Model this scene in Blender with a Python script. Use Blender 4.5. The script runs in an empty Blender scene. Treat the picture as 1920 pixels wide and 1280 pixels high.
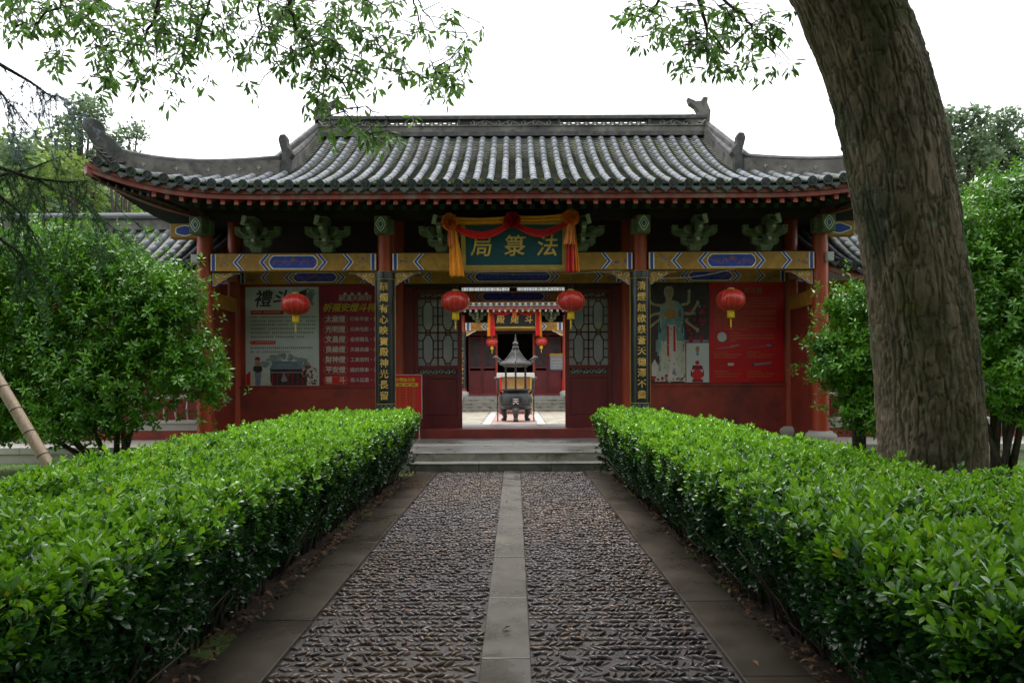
import bpy, math, random
import numpy as np
from mathutils import Vector, Matrix

random.seed(7)
rng = np.random.default_rng(7)
PI = math.pi
scene = bpy.context.scene
COL = scene.collection

# ------------------------------------------------------------------ camera, sky, sun, exposure
cam_d = bpy.data.cameras.new('camera')
cam = bpy.data.objects.new('camera', cam_d)
COL.objects.link(cam)
cam.location = (0.04, 0.0, 1.5)
cam.rotation_euler = (Matrix.Rotation(math.radians(90), 3, 'X') @ Matrix.Rotation(math.radians(-0.25), 3, 'Z')).to_euler()
cam_d.sensor_width = 36.0
cam_d.lens = 24.0
cam_d.shift_x = -0.003
cam_d.shift_y = 0.037
cam_d.clip_start = 0.05
cam_d.clip_end = 600.0
scene.camera = cam

SUN_EL, SUN_AZ = math.radians(77), math.radians(330)      # azimuth measured from +Y towards +X
world = bpy.data.worlds.new('World')
scene.world = world
world.use_nodes = True
wn, wl = world.node_tree.nodes, world.node_tree.links
wn.clear()
w_out = wn.new('ShaderNodeOutputWorld')
w_bg = wn.new('ShaderNodeBackground')
w_sky = wn.new('ShaderNodeTexSky')
w_sky.sky_type = 'NISHITA'
w_sky.sun_disc = False
w_sky.sun_elevation = SUN_EL
w_sky.sun_rotation = SUN_AZ
w_sky.air_density = 1.0
w_sky.dust_density = 6.0
w_sky.ozone_density = 1.0
w_hs = wn.new('ShaderNodeHueSaturation')
w_hs.inputs['Saturation'].default_value = 0.12
w_mx = wn.new('ShaderNodeMix')                             # a cloud layer evens the sky out
w_mx.data_type = 'RGBA'
w_mx.inputs[0].default_value = 0.8
w_mx.inputs[7].default_value = (9.6, 9.9, 10.2, 1)
wl.new(w_sky.outputs[0], w_hs.inputs['Color'])
wl.new(w_hs.outputs[0], w_mx.inputs[6])
wl.new(w_mx.outputs[2], w_bg.inputs['Color'])
w_bg.inputs['Strength'].default_value = 0.12
wl.new(w_bg.outputs[0], w_out.inputs['Surface'])

sun_d = bpy.data.lights.new('sun', 'SUN')
sun_d.energy = 1.5
sun_d.angle = math.radians(30)
sun_d.color = (1.0, 0.97, 0.92)
sun = bpy.data.objects.new('sun', sun_d)
COL.objects.link(sun)
_sd = Vector((math.sin(SUN_AZ) * math.cos(SUN_EL), math.cos(SUN_AZ) * math.cos(SUN_EL), math.sin(SUN_EL)))
sun.rotation_euler = _sd.to_track_quat('Z', 'Y').to_euler()
sun.location = (0, -5, 30)

scene.view_settings.view_transform = 'Standard'
scene.view_settings.look = 'None'
scene.view_settings.exposure = 1.12
scene.view_settings.gamma = 1.0
scene.view_settings.use_curve_mapping = False
scene.render.film_transparent = False
scene.cycles.max_bounces = 5
scene.cycles.diffuse_bounces = 3
scene.cycles.glossy_bounces = 2
scene.cycles.transmission_bounces = 4
scene.cycles.transparent_max_bounces = 8

F, VX, VY, CX, CH = 1280.0, 966.0, 711.0, 0.04, 1.5
def at(px, py, d):
    """world point at depth d that the photograph shows at pixel (px, py)"""
    return Vector((CX + (px - VX) * d / F, d, CH + (VY - py) * d / F))

# ------------------------------------------------------------------ materials
MATS = {}
def _new(name):
    m = bpy.data.materials.new(name)
    m.use_nodes = True
    nt = m.node_tree
    b = nt.nodes['Principled BSDF']
    MATS[name] = m
    return m, nt, b

def pm(name, col, rough=0.6, var=0.18, scale=4.0, col2=None, bump=0.0, bscale=30.0, spec=0.4,
       metal=0.0, stretch=None, rnd=0.0, detail=5.0, coord='Object', stain=None, stain_scale=1.0, stain_amt=0.5, rvar=0.0):
    """procedural paint / stone: two tones by noise, optional second stain layer, island randomness and bump"""
    m, nt, b = _new(name)
    N, L = nt.nodes, nt.links
    tc = N.new('ShaderNodeTexCoord')
    mp = N.new('ShaderNodeMapping')
    if stretch: mp.inputs['Scale'].default_value = stretch
    if coord == 'World':
        g = N.new('ShaderNodeNewGeometry'); L.new(g.outputs['Position'], mp.inputs['Vector'])
    else:
        L.new(tc.outputs[coord], mp.inputs['Vector'])
    nz = N.new('ShaderNodeTexNoise'); nz.inputs['Scale'].default_value = scale; nz.inputs['Detail'].default_value = detail
    nz.inputs['Roughness'].default_value = 0.6
    L.new(mp.outputs[0], nz.inputs['Vector'])
    rp = N.new('ShaderNodeValToRGB')
    c2 = col2 if col2 else tuple(min(1, c * (1 + var)) for c in col)
    c1 = tuple(c * (1 - var) for c in col)
    rp.color_ramp.elements[0].position = 0.32; rp.color_ramp.elements[0].color = (*c1, 1)
    rp.color_ramp.elements[1].position = 0.70; rp.color_ramp.elements[1].color = (*c2, 1)
    L.new(nz.outputs['Fac'], rp.inputs['Fac'])
    last = rp.outputs['Color']
    if stain:
        n2 = N.new('ShaderNodeTexNoise'); n2.inputs['Scale'].default_value = stain_scale; n2.inputs['Detail'].default_value = 7
        n2.inputs['Roughness'].default_value = 0.65
        L.new(mp.outputs[0], n2.inputs['Vector'])
        r2 = N.new('ShaderNodeValToRGB'); r2.color_ramp.elements[0].position = 0.48; r2.color_ramp.elements[1].position = 0.66
        r2.color_ramp.elements[1].color = (stain_amt,) * 3 + (1,)
        L.new(n2.outputs['Fac'], r2.inputs['Fac'])
        mx = N.new('ShaderNodeMix'); mx.data_type = 'RGBA'
        L.new(r2.outputs['Color'], mx.inputs[0]); L.new(last, mx.inputs[6]); mx.inputs[7].default_value = (*stain, 1)
        last = mx.outputs[2]
    if rnd > 0:
        g = N.new('ShaderNodeNewGeometry'); oi = N.new('ShaderNodeObjectInfo')
        ad = N.new('ShaderNodeMath'); ad.operation = 'ADD'; L.new(g.outputs['Random Per Island'], ad.inputs[0]); L.new(oi.outputs['Random'], ad.inputs[1])
        fr = N.new('ShaderNodeMath'); fr.operation = 'FRACT'; L.new(ad.outputs[0], fr.inputs[0])
        mr = N.new('ShaderNodeMapRange'); mr.inputs[3].default_value = 1 - rnd; mr.inputs[4].default_value = 1 + rnd
        L.new(fr.outputs[0], mr.inputs[0])
        hs = N.new('ShaderNodeHueSaturation'); L.new(mr.outputs[0], hs.inputs['Value']); L.new(last, hs.inputs['Color'])
        last = hs.outputs['Color']
    L.new(last, b.inputs['Base Color'])
    b.inputs['Roughness'].default_value = rough
    if rvar > 0:
        mr2 = N.new('ShaderNodeMapRange'); mr2.inputs[1].default_value = 0.35; mr2.inputs[2].default_value = 0.65
        mr2.inputs[3].default_value = max(0.05, rough - rvar); mr2.inputs[4].default_value = min(1, rough + rvar)
        L.new(nz.outputs['Fac'], mr2.inputs[0]); L.new(mr2.outputs[0], b.inputs['Roughness'])
    b.inputs['Specular IOR Level'].default_value = spec
    b.inputs['Metallic'].default_value = metal
    if bump > 0:
        nb = N.new('ShaderNodeTexNoise'); nb.inputs['Scale'].default_value = bscale; nb.inputs['Detail'].default_value = 4
        L.new(mp.outputs[0], nb.inputs['Vector'])
        bp = N.new('ShaderNodeBump'); bp.inputs['Strength'].default_value = bump; bp.inputs['Distance'].default_value = 0.02
        L.new(nb.outputs['Fac'], bp.inputs['Height']); L.new(bp.outputs[0], b.inputs['Normal'])
    return m

def leafmat(name, dark, light, rough=0.35, trans=0.3, spec=0.5, yellow=None, clump=1.2):
    """leaf: tone by island / object randomness and by clumps, a little light passing through"""
    m, nt, b = _new(name)
    N, L = nt.nodes, nt.links
    g = N.new('ShaderNodeNewGeometry'); oi = N.new('ShaderNodeObjectInfo')
    ad = N.new('ShaderNodeMath'); ad.operation = 'ADD'; L.new(g.outputs['Random Per Island'], ad.inputs[0]); L.new(oi.outputs['Random'], ad.inputs[1])
    fr = N.new('ShaderNodeMath'); fr.operation = 'FRACT'; L.new(ad.outputs[0], fr.inputs[0])
    nz = N.new('ShaderNodeTexNoise'); nz.inputs['Scale'].default_value = clump; nz.inputs['Detail'].default_value = 3
    L.new(g.outputs['Position'], nz.inputs['Vector'])
    mu = N.new('ShaderNodeMath'); mu.operation = 'MULTIPLY_ADD'; mu.inputs[1].default_value = 0.55
    L.new(fr.outputs[0], mu.inputs[0])
    sc = N.new('ShaderNodeMapRange'); sc.inputs[1].default_value = 0.35; sc.inputs[2].default_value = 0.68; sc.inputs[3].default_value = 0; sc.inputs[4].default_value = 0.5
    L.new(nz.outputs['Fac'], sc.inputs[0]); L.new(sc.outputs[0], mu.inputs[2])
    rp = N.new('ShaderNodeValToRGB')
    rp.color_ramp.elements[0].position = 0.05; rp.color_ramp.elements[0].color = (*dark, 1)
    rp.color_ramp.elements[1].position = 0.92; rp.color_ramp.elements[1].color = (*light, 1)
    if yellow:
        e = rp.color_ramp.elements.new(0.975); e.color = (*yellow, 1)
    L.new(mu.outputs[0], rp.inputs['Fac'])
    L.new(rp.outputs['Color'], b.inputs['Base Color'])
    b.inputs['Roughness'].default_value = rough
    b.inputs['Specular IOR Level'].default_value = spec
    t = N.new('ShaderNodeBsdfTranslucent')
    hs = N.new('ShaderNodeHueSaturation'); hs.inputs['Hue'].default_value = 0.485; hs.inputs['Value'].default_value = 1.5; L.new(rp.outputs['Color'], hs.inputs['Color'])
    L.new(hs.outputs['Color'], t.inputs['Color'])
    mx = N.new('ShaderNodeMixShader'); mx.inputs[0].default_value = trans
    out = N['Material Output']
    L.new(b.outputs[0], mx.inputs[1]); L.new(t.outputs[0], mx.inputs[2]); L.new(mx.outputs[0], out.inputs['Surface'])
    return m

# paint and wood
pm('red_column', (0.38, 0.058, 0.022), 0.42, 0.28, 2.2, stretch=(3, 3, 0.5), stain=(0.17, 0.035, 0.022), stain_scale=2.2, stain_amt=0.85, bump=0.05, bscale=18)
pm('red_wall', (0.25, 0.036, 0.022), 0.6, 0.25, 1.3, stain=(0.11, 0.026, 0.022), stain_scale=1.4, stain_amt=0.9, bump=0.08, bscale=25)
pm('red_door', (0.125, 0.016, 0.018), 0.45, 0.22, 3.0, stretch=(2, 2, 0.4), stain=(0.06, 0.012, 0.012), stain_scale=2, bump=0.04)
pm('red_sill', (0.20, 0.030, 0.024), 0.4, 0.3, 2.0, stain=(0.10, 0.035, 0.03), stain_scale=3, stain_amt=0.8, bump=0.06)
pm('red_fascia', (0.215, 0.042, 0.036), 0.55, 0.25, 3.0, stretch=(1, 1, 0.25), stain=(0.16, 0.13, 0.11), stain_scale=4.5, stain_amt=0.75, coord='World')
pm('red_rafter', (0.30, 0.050, 0.036), 0.5, 0.3, 6, rnd=0.25, coord='World')
pm('green_rafter', (0.020, 0.055, 0.040), 0.6, 0.3, 5)
pm('dark_wood', (0.030, 0.014, 0.012), 0.7, 0.3, 3)
pm('soffit', (0.022, 0.022, 0.022), 0.85, 0.3, 3)
pm('ochre', (0.42, 0.215, 0.035), 0.6, 0.25, 6.0, bump=0.03, coord='World', stain=(0.26, 0.13, 0.03), stain_scale=3.2, stain_amt=0.8)
pm('paint_blue', (0.020, 0.055, 0.42), 0.55, 0.25, 8, coord='World', stain=(0.03, 0.07, 0.25), stain_scale=5)
pm('paint_mid_blue', (0.06, 0.13, 0.36), 0.55, 0.2, 8, coord='World')
pm('paint_white', (0.75, 0.76, 0.72), 0.6, 0.15, 8, coord='World', stain=(0.4, 0.42, 0.4), stain_scale=6)
pm('paint_rust', (0.30, 0.10, 0.03), 0.6, 0.3, 9, coord='World')
pm('paint_brown', (0.16, 0.09, 0.03), 0.6, 0.3, 9, coord='World')
pm('bracket_green', (0.150, 0.180, 0.115), 0.7, 0.3, 5, stain=(0.07, 0.09, 0.06), stain_scale=6, stain_amt=0.8)
pm('bracket_edge', (0.34, 0.37, 0.26), 0.7, 0.25, 6)
pm('bracket_pale', (0.40, 0.40, 0.35), 0.7, 0.15, 5)
pm('black_lacquer', (0.010, 0.014, 0.016), 0.3, 0.2, 4, spec=0.5)
pm('gold', (0.62, 0.40, 0.10), 0.4, 0.2, 8, metal=0.25)
pm('gold_dull', (0.40, 0.27, 0.05), 0.5, 0.2, 8, metal=0.1)
pm('plaque_teal', (0.006, 0.055, 0.075), 0.5, 0.22, 5, stretch=(0.6, 1, 8))
pm('glass_frame', (0.06, 0.012, 0.012), 0.4, 0.2, 5)
# stone, roof
pm('tile_grey', (0.118, 0.130, 0.150), 0.60, 0.30, 3.0, rnd=0.28, bump=0.12, bscale=40, stain=(0.060, 0.070, 0.055), stain_scale=1.5, stain_amt=0.75, coord='World', spec=0.35)
pm('tile_pan', (0.115, 0.118, 0.100), 0.6, 0.3, 4.0, rnd=0.3, stain=(0.105, 0.125, 0.035), stain_scale=1.8, stain_amt=0.85, coord='World', bump=0.1)
pm('tile_cap', (0.030, 0.038, 0.040), 0.6, 0.3, 9.0, rnd=0.25, stain=(0.05, 0.075, 0.03), stain_scale=5, stain_amt=0.6, coord='World', bump=0.15, bscale=60)
pm('moss', (0.075, 0.115, 0.015), 0.9, 0.4, 20, bump=0.3, bscale=80, coord='World')
pm('ridge_stone', (0.085, 0.080, 0.074), 0.75, 0.60, 4.0, col2=(0.20, 0.185, 0.165), stain=(0.016, 0.016, 0.017), stain_scale=2.0, stain_amt=0.95, coord='World', bump=0.2, bscale=30)
pm('ridge_dark', (0.035, 0.037, 0.037), 0.75, 0.35, 6.0, stain=(0.11, 0.10, 0.09), stain_scale=5, stain_amt=0.7, coord='World', bump=0.2)
pm('ridge_light', (0.24, 0.23, 0.21), 0.7, 0.25, 9.0, coord='World')
pm('stone_step', (0.24, 0.235, 0.215), 0.42, 0.25, 2.2, stain=(0.14, 0.13, 0.105), stain_scale=1.7, stain_amt=0.8, bump=0.08, bscale=60, coord='World', rvar=0.15)
pm('stone_mossy', (0.10, 0.100, 0.080), 0.65, 0.35, 5, stain=(0.034, 0.040, 0.020), stain_scale=3.0, stain_amt=0.95, bump=0.15, bscale=40, coord='World')
pm('stone_riser', (0.21, 0.20, 0.165), 0.65, 0.3, 4, stain=(0.055, 0.055, 0.022), stain_scale=3.2, stain_amt=0.9, bump=0.12, bscale=40, coord='World', stretch=(1, 1, 1.6))
pm('stone_pale', (0.42, 0.40, 0.36), 0.7, 0.2, 3, stain=(0.27, 0.25, 0.22), stain_scale=3, bump=0.08)
pm('stone_white', (0.52, 0.50, 0.46), 0.6, 0.15, 4, stain=(0.36, 0.34, 0.30), stain_scale=4)
pm('curb', (0.060, 0.048, 0.038), 0.32, 0.25, 2.0, stain=(0.033, 0.029, 0.021), stain_scale=0.9, stain_amt=0.9, bump=0.10, bscale=90, coord='World', rvar=0.10, spec=0.35)
pm('strip', (0.095, 0.084, 0.071), 0.33, 0.22, 2.5, stain=(0.055, 0.050, 0.038), stain_scale=1.6, stain_amt=0.8, bump=0.08, bscale=110, coord='World', rvar=0.25)
pm('mortar', (0.056, 0.047, 0.043), 0.36, 0.3, 9, bump=0.3, bscale=70, coord='World', rvar=0.12)
pm('soil', (0.040, 0.028, 0.018), 0.9, 0.4, 5, bump=0.5, bscale=25, coord='World')
pm('lawn', (0.070, 0.125, 0.022), 0.9, 0.35, 3, stain=(0.10, 0.10, 0.03), stain_scale=1.2, bump=0.5, bscale=50, coord='World')
pm('hill', (0.035, 0.07, 0.018), 0.95, 0.4, 0.3, coord='World')
pm('court_floor', (0.34, 0.31, 0.25), 0.5, 0.2, 1.8, stain=(0.22, 0.21, 0.15), stain_scale=1.3, stain_amt=0.7, coord='World', rvar=0.15)
pm('court_pink', (0.36, 0.25, 0.22), 0.5, 0.2, 5, coord='World')
pm('court_joint', (0.20, 0.19, 0.15), 0.8, 0.2, 5, coord='World')
# other
pm('iron', (0.040, 0.042, 0.046), 0.45, 0.3, 9, metal=0.6, stain=(0.09, 0.085, 0.075), stain_scale=6, bump=0.1)
pm('iron_grey', (0.075, 0.074, 0.072), 0.5, 0.3, 9, metal=0.4, stain=(0.06, 0.06, 0.06), stain_scale=5, bump=0.1)
pm('lantern_red', (0.46, 0.022, 0.018), 0.30, 0.15, 5, spec=0.5)
pm('lantern_rib', (0.60, 0.16, 0.06), 0.3, 0.2, 8)
pm('lantern_yellow', (0.75, 0.50, 0.02), 0.55, 0.2, 20, stretch=(1, 1, 0.1))
pm('cord', (0.10, 0.05, 0.03), 0.8, 0.2, 5)
pm('cable', (0.30, 0.30, 0.27), 0.6, 0.1, 5)
pm('cloth_orange', (0.80, 0.19, 0.030), 0.5, 0.2, 7, rnd=0.25)
pm('cloth_yellow', (0.75, 0.27, 0.015), 0.5, 0.15, 5)
pm('cloth_peach', (0.80, 0.27, 0.09), 0.5, 0.15, 5)
pm('cloth_red', (0.52, 0.014, 0.018), 0.5, 0.2, 6, rnd=0.25)
pm('print_white', (0.46, 0.49, 0.48), 0.5, 0.08, 2)
pm('print_grey', (0.20, 0.23, 0.22), 0.6, 0.3, 9)
pm('print_ink', (0.03, 0.03, 0.03), 0.6, 0.1, 5)
pm('print_maroon', (0.25, 0.009, 0.026), 0.45, 0.25, 1.4)
pm('print_red', (0.44, 0.008, 0.012), 0.45, 0.12, 1.4)
pm('print_bright_red', (0.52, 0.014, 0.014), 0.5, 0.12, 3)
pm('print_yellow', (0.55, 0.40, 0.03), 0.5, 0.1, 5)
pm('print_gold', (0.33, 0.17, 0.05), 0.5, 0.1, 5)
pm('print_pale', (0.50, 0.44, 0.42), 0.5, 0.1, 5)
pm('print_dark', (0.018, 0.022, 0.028), 0.45, 0.5, 4, col2=(0.06, 0.03, 0.035))
pm('print_skin', (0.32, 0.27, 0.17), 0.5, 0.2, 7)
pm('print_teal', (0.14, 0.27, 0.28), 0.5, 0.3, 8)
pm('print_cream', (0.42, 0.42, 0.34), 0.5, 0.15, 8)
pm('print_steel', (0.16, 0.19, 0.23), 0.5, 0.2, 8)
pm('print_blue', (0.10, 0.17, 0.27), 0.5, 0.3, 5)
pm('bamboo', (0.26, 0.19, 0.13), 0.5, 0.25, 5, stretch=(8, 8, 0.6), bump=0.05)
pm('bamboo_node', (0.10, 0.07, 0.05), 0.6, 0.2, 8)
pm('bark_twig', (0.045, 0.035, 0.028), 0.85, 0.35, 14, coord='World', bump=0.2)
pm('bark_pale', (0.12, 0.10, 0.075), 0.85, 0.35, 14, coord='World', bump=0.2)
pm('litter', (0.11, 0.055, 0.025), 0.7, 0.4, 9, rnd=0.6, coord='World')
pm('cream_cloth', (0.62, 0.44, 0.17), 0.6, 0.2, 4)
pm('fixture', (0.45, 0.45, 0.43), 0.5, 0.1, 5)

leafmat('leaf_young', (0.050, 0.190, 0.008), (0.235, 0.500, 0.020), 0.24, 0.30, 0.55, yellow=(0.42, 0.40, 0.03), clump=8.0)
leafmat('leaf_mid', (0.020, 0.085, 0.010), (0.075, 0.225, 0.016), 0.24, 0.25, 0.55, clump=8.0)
leafmat('leaf_old_shade', (0.009, 0.038, 0.011), (0.028, 0.095, 0.020), 0.22, 0.15, 0.6, clump=6.0)
leafmat('leaf_camphor', (0.034, 0.095, 0.018), (0.085, 0.195, 0.032), 0.4, 0.45, 0.4)
leafmat('leaf_osmanthus', (0.022, 0.092, 0.010), (0.125, 0.320, 0.020), 0.28, 0.25, 0.5, clump=1.6)
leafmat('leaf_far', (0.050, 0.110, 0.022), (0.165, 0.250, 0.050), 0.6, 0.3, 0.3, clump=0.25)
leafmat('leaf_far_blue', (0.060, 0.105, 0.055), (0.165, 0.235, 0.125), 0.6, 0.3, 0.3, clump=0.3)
leafmat('needle', (0.024, 0.080, 0.028), (0.065, 0.155, 0.050), 0.6, 0.3, 0.3)
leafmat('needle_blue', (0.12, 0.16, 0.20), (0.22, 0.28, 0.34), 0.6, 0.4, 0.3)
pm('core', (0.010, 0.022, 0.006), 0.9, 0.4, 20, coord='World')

def glass_mat():
    m, nt, b = _new('door_glass')
    b.inputs['Base Color'].default_value = (0.62, 0.70, 0.68, 1)
    b.inputs['Roughness'].default_value = 0.18
    b.inputs['Transmission Weight'].default_value = 0.45
    b.inputs['IOR'].default_value = 1.12
    nz = nt.nodes.new('ShaderNodeTexNoise'); nz.inputs['Scale'].default_value = 1.3
    rp = nt.nodes.new('ShaderNodeValToRGB')
    rp.color_ramp.elements[0].color = (0.20, 0.25, 0.25, 1); rp.color_ramp.elements[1].color = (0.48, 0.55, 0.55, 1)
    nt.links.new(nz.outputs['Fac'], rp.inputs['Fac']); nt.links.new(rp.outputs[0], b.inputs['Base Color'])
glass_mat()
M = MATS

# ------------------------------------------------------------------ mesh helpers
def link(o, parent=None):
    COL.objects.link(o)
    if parent is not None: o.parent = parent
    return o

def tag(o, label=None, cat=None, group=None, kind=None):
    if label: o['label'] = label
    if cat: o['category'] = cat
    if group: o['group'] = group
    if kind: o['kind'] = kind
    return o

def empty(name, loc=(0, 0, 0), rz=0.0):
    o = bpy.data.objects.new(name, None)
    o.empty_display_size = 0.2
    o.location = loc; o.rotation_euler = (0, 0, rz)
    return link(o)

def mat_list(mats):
    if not isinstance(mats, (list, tuple)): mats = [mats]
    return [M[x] if isinstance(x, str) else x for x in mats]

class MB:
    """collects shapes, builds ONE mesh object"""
    def __init__(s): s.v, s.f, s.m = [], [], []
    def add(s, vs, fs, mi=0):
        o = len(s.v)
        s.v += [tuple(p) for p in vs]
        for f in fs: s.f.append(tuple(i + o for i in f)); s.m.append(mi)
        return s
    def box(s, c, d, mi=0, R=None, taper=1.0):
        x, y, z = d[0] / 2, d[1] / 2, d[2] / 2
        t = taper
        vs = [Vector(p) for p in ((-x*t, -y*t, -z), (x*t, -y*t, -z), (x*t, y*t, -z), (-x*t, y*t, -z), (-x, -y, z), (x, -y, z), (x, y, z), (-x, y, z))]
        if R is not None: vs = [R @ p for p in vs]
        vs = [p + Vector(c) for p in vs]
        return s.add(vs, [(0, 3, 2, 1), (4, 5, 6, 7), (0, 1, 5, 4), (1, 2, 6, 5), (2, 3, 7, 6), (3, 0, 4, 7)], mi)
    def bb(s, x0, x1, y0, y1, z0, z1, mi=0):
        return s.box(((x0+x1)/2, (y0+y1)/2, (z0+z1)/2), (x1-x0, y1-y0, z1-z0), mi)
    def prism(s, poly, y0, y1, mi=0, M4=None):
        """polygon in xz extruded along y"""
        n = len(poly)
        a = sum(poly[i][0]*poly[(i+1) % n][1]-poly[(i+1) % n][0]*poly[i][1] for i in range(n))
        if a < 0: poly = poly[::-1]
        vs = [Vector((p[0], y0, p[1])) for p in poly] + [Vector((p[0], y1, p[1])) for p in poly]
        if M4 is not None: vs = [M4 @ p for p in vs]
        fs = [tuple(range(n)), tuple(range(2*n-1, n-1, -1))] + [(i, i+n, (i+1) % n+n, (i+1) % n) for i in range(n)]
        return s.add(vs, fs, mi)
    def poly(s, pts, mi=0): return s.add(pts, [tuple(range(len(pts)))], mi)
    def tube(s, pts, r, n=8, mi=0, cap=True):
        pts = [Vector(p) for p in pts]
        if not isinstance(r, (list, tuple)): r = [r]*len(pts)
        vs, fs = [], []
        ref = Vector((0, 0, 1))
        for i, p in enumerate(pts):
            d = (pts[min(i+1, len(pts)-1)] - pts[max(i-1, 0)]).normalized()
            if abs(d.dot(ref)) > 0.95: ref = Vector((1, 0, 0)) if abs(d.x) < 0.9 else Vector((0, 1, 0))
            a = d.cross(ref).normalized(); b = a.cross(d).normalized(); ref = b
            for k in range(n):
                t = 2*PI*k/n
                vs.append(p + a*math.cos(t)*r[i] + b*math.sin(t)*r[i])
        for i in range(len(pts)-1):
            for k in range(n):
                fs.append((i*n+k, (i+1)*n+k, (i+1)*n+(k+1) % n, i*n+(k+1) % n))
        if cap: fs += [tuple(range(n)), tuple(range((len(pts)-1)*n+n-1, (len(pts)-1)*n-1, -1))]
        return s.add(vs, fs, mi)
    def lathe(s, prof, n=24, c=(0, 0, 0), mi=0, wob=None, sy=1.0):
        vs, fs = [], []
        for (r, z) in prof:
            for k in range(n):
                t = 2*PI*k/n
                rr = r*(wob(t, z) if wob else 1)
                vs.append((c[0]+rr*math.cos(t), c[1]+rr*math.sin(t)*sy, c[2]+z))
        for i in range(len(prof)-1):
            for k in range(n):
                fs.append((i*n+k, i*n+(k+1) % n, (i+1)*n+(k+1) % n, (i+1)*n+k))
        fs += [tuple(range(n-1, -1, -1)), tuple(range((len(prof)-1)*n, len(prof)*n))]
        return s.add(vs, fs, mi)
    def grid(s, fn, nu, nv, mi=0):
        vs = [fn(i/nu, j/nv) for i in range(nu+1) for j in range(nv+1)]
        fs = [(i*(nv+1)+j, (i+1)*(nv+1)+j, (i+1)*(nv+1)+j+1, i*(nv+1)+j+1) for i in range(nu) for j in range(nv)]
        return s.add(vs, fs, mi)
    def mesh(s, name, mats, smooth=False):
        me = bpy.data.meshes.new(name)
        me.from_pydata(s.v, [], s.f)
        for mt in mat_list(mats): me.materials.append(mt)
        if len(me.materials) > 1: me.polygons.foreach_set('material_index', s.m)
        if smooth:
            me.polygons.foreach_set('use_smooth', [True]*len(s.f))
            if smooth == 'auto':
                try: me.set_sharp_from_angle(angle=math.radians(38))
                except Exception: pass
        me.update()
        return me
    def build(s, name, mats, parent=None, smooth=False, bevel=0.0):
        o = bpy.data.objects.new(name, s.mesh(name, mats, smooth))
        if bevel > 0:
            b = o.modifiers.new('bevel', 'BEVEL'); b.width = bevel; b.segments = 2; b.limit_method = 'ANGLE'; b.angle_limit = math.radians(40)
        return link(o, parent)

def np_obj(name, V, mats, parent=None, Q=None, T=None, smooth=True, mi=None):
    """big mesh straight from arrays"""
    me = bpy.data.meshes.new(name)
    nq = 0 if Q is None else len(Q); nt = 0 if T is None else len(T)
    loops = np.concatenate(([Q.ravel()] if nq else []) + ([T.ravel()] if nt else [])).astype(np.int32)
    starts = np.concatenate((np.arange(nq)*4, nq*4+np.arange(nt)*3)).astype(np.int32)
    me.vertices.add(len(V)); me.vertices.foreach_set('co', np.ascontiguousarray(V, dtype=np.float32).ravel())
    me.loops.add(len(loops)); me.loops.foreach_set('vertex_index', loops)
    me.polygons.add(nq+nt); me.polygons.foreach_set('loop_start', starts)
    me.polygons.foreach_set('use_smooth', np.full(nq+nt, bool(smooth)))
    for mt in mat_list(mats): me.materials.append(mt)
    if mi is not None: me.polygons.foreach_set('material_index', np.asarray(mi, dtype=np.int32))
    me.update(calc_edges=True)
    me.validate()
    return link(bpy.data.objects.new(name, me), parent)

def instance(tmpl, mats3, pos):
    """tmpl (V, Q, T) copied n times by 3x3 matrices and offsets -> arrays"""
    V, Q, T = tmpl
    n, k = len(pos), len(V)
    W = np.einsum('nij,kj->nki', mats3, V) + pos[:, None, :]
    off = (np.arange(n)*k)[:, None, None]
    q = (Q[None] + off).reshape(-1, 4) if Q is not None and len(Q) else None
    t = (T[None] + off).reshape(-1, 3) if T is not None and len(T) else None
    return W.reshape(-1, 3), q, t

def join_arr(parts):
    Vs, Qs, Ts, o = [], [], [], 0
    for V, q, t in parts:
        Vs.append(V)
        if q is not None: Qs.append(q+o)
        if t is not None: Ts.append(t+o)
        o += len(V)
    return np.concatenate(Vs), (np.concatenate(Qs) if Qs else None), (np.concatenate(Ts) if Ts else None)

def unit(a): return a/np.maximum(np.linalg.norm(a, axis=-1, keepdims=True), 1e-9)

def frames(d, spin=None, up=None):
    """n matrices whose columns are side, direction, normal"""
    d = unit(d)
    if up is None: up = np.tile(np.array([0, 0, 1.0]), (len(d), 1))
    s = np.cross(d, up); bad = np.linalg.norm(s, axis=1) < 1e-3
    s[bad] = np.array([1.0, 0, 0]); s = unit(s); nrm = np.cross(s, d)
    if spin is not None:
        c, sn = np.cos(spin)[:, None], np.sin(spin)[:, None]
        s, nrm = s*c+nrm*sn, nrm*c-s*sn
    return np.stack([s, d, nrm], axis=2)

def leaf_template(w=0.42, ob=0.6, fold=0.08, curl=0.18, fine=True):
    """one leaf along +Y, length 1"""
    if fine is None:                             # farther leaves: two folded halves
        h = w*.56
        return np.array([(0, 0, 0), (-h, ob, -curl*ob*ob+fold*h*2), (0, 1, -curl), (h, ob, -curl*ob*ob+fold*h*2)], float), np.zeros((0, 4), int), np.array([(0, 2, 1), (0, 3, 2)])
    if fine:
        rows = [(0.36, w*0.36), (0.78 if ob > .55 else .66, w*(0.48 if ob > .55 else .42))]
    else:
        rows = [(ob, w*0.5)]
    V = [(0, 0, 0)]
    for y, h in rows:
        z = -curl*y*y
        V += [(-h, y, z+fold*h*2), (0, y, z), (h, y, z+fold*h*2)]
    V.append((0, 1, -curl))
    n = len(rows); Q, T = [], [(0, 2, 1), (0, 3, 2)]
    for i in range(n-1):
        a = 1+3*i; b = a+3
        Q += [(a, a+1, b+1, b), (a+1, a+2, b+2, b+1)]
    a = 1+3*(n-1); t = len(V)-1
    T += [(a, a+1, t), (a+1, a+2, t)]
    return np.array(V, float), np.array(Q, int).reshape(-1, 4), np.array(T, int)

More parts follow.
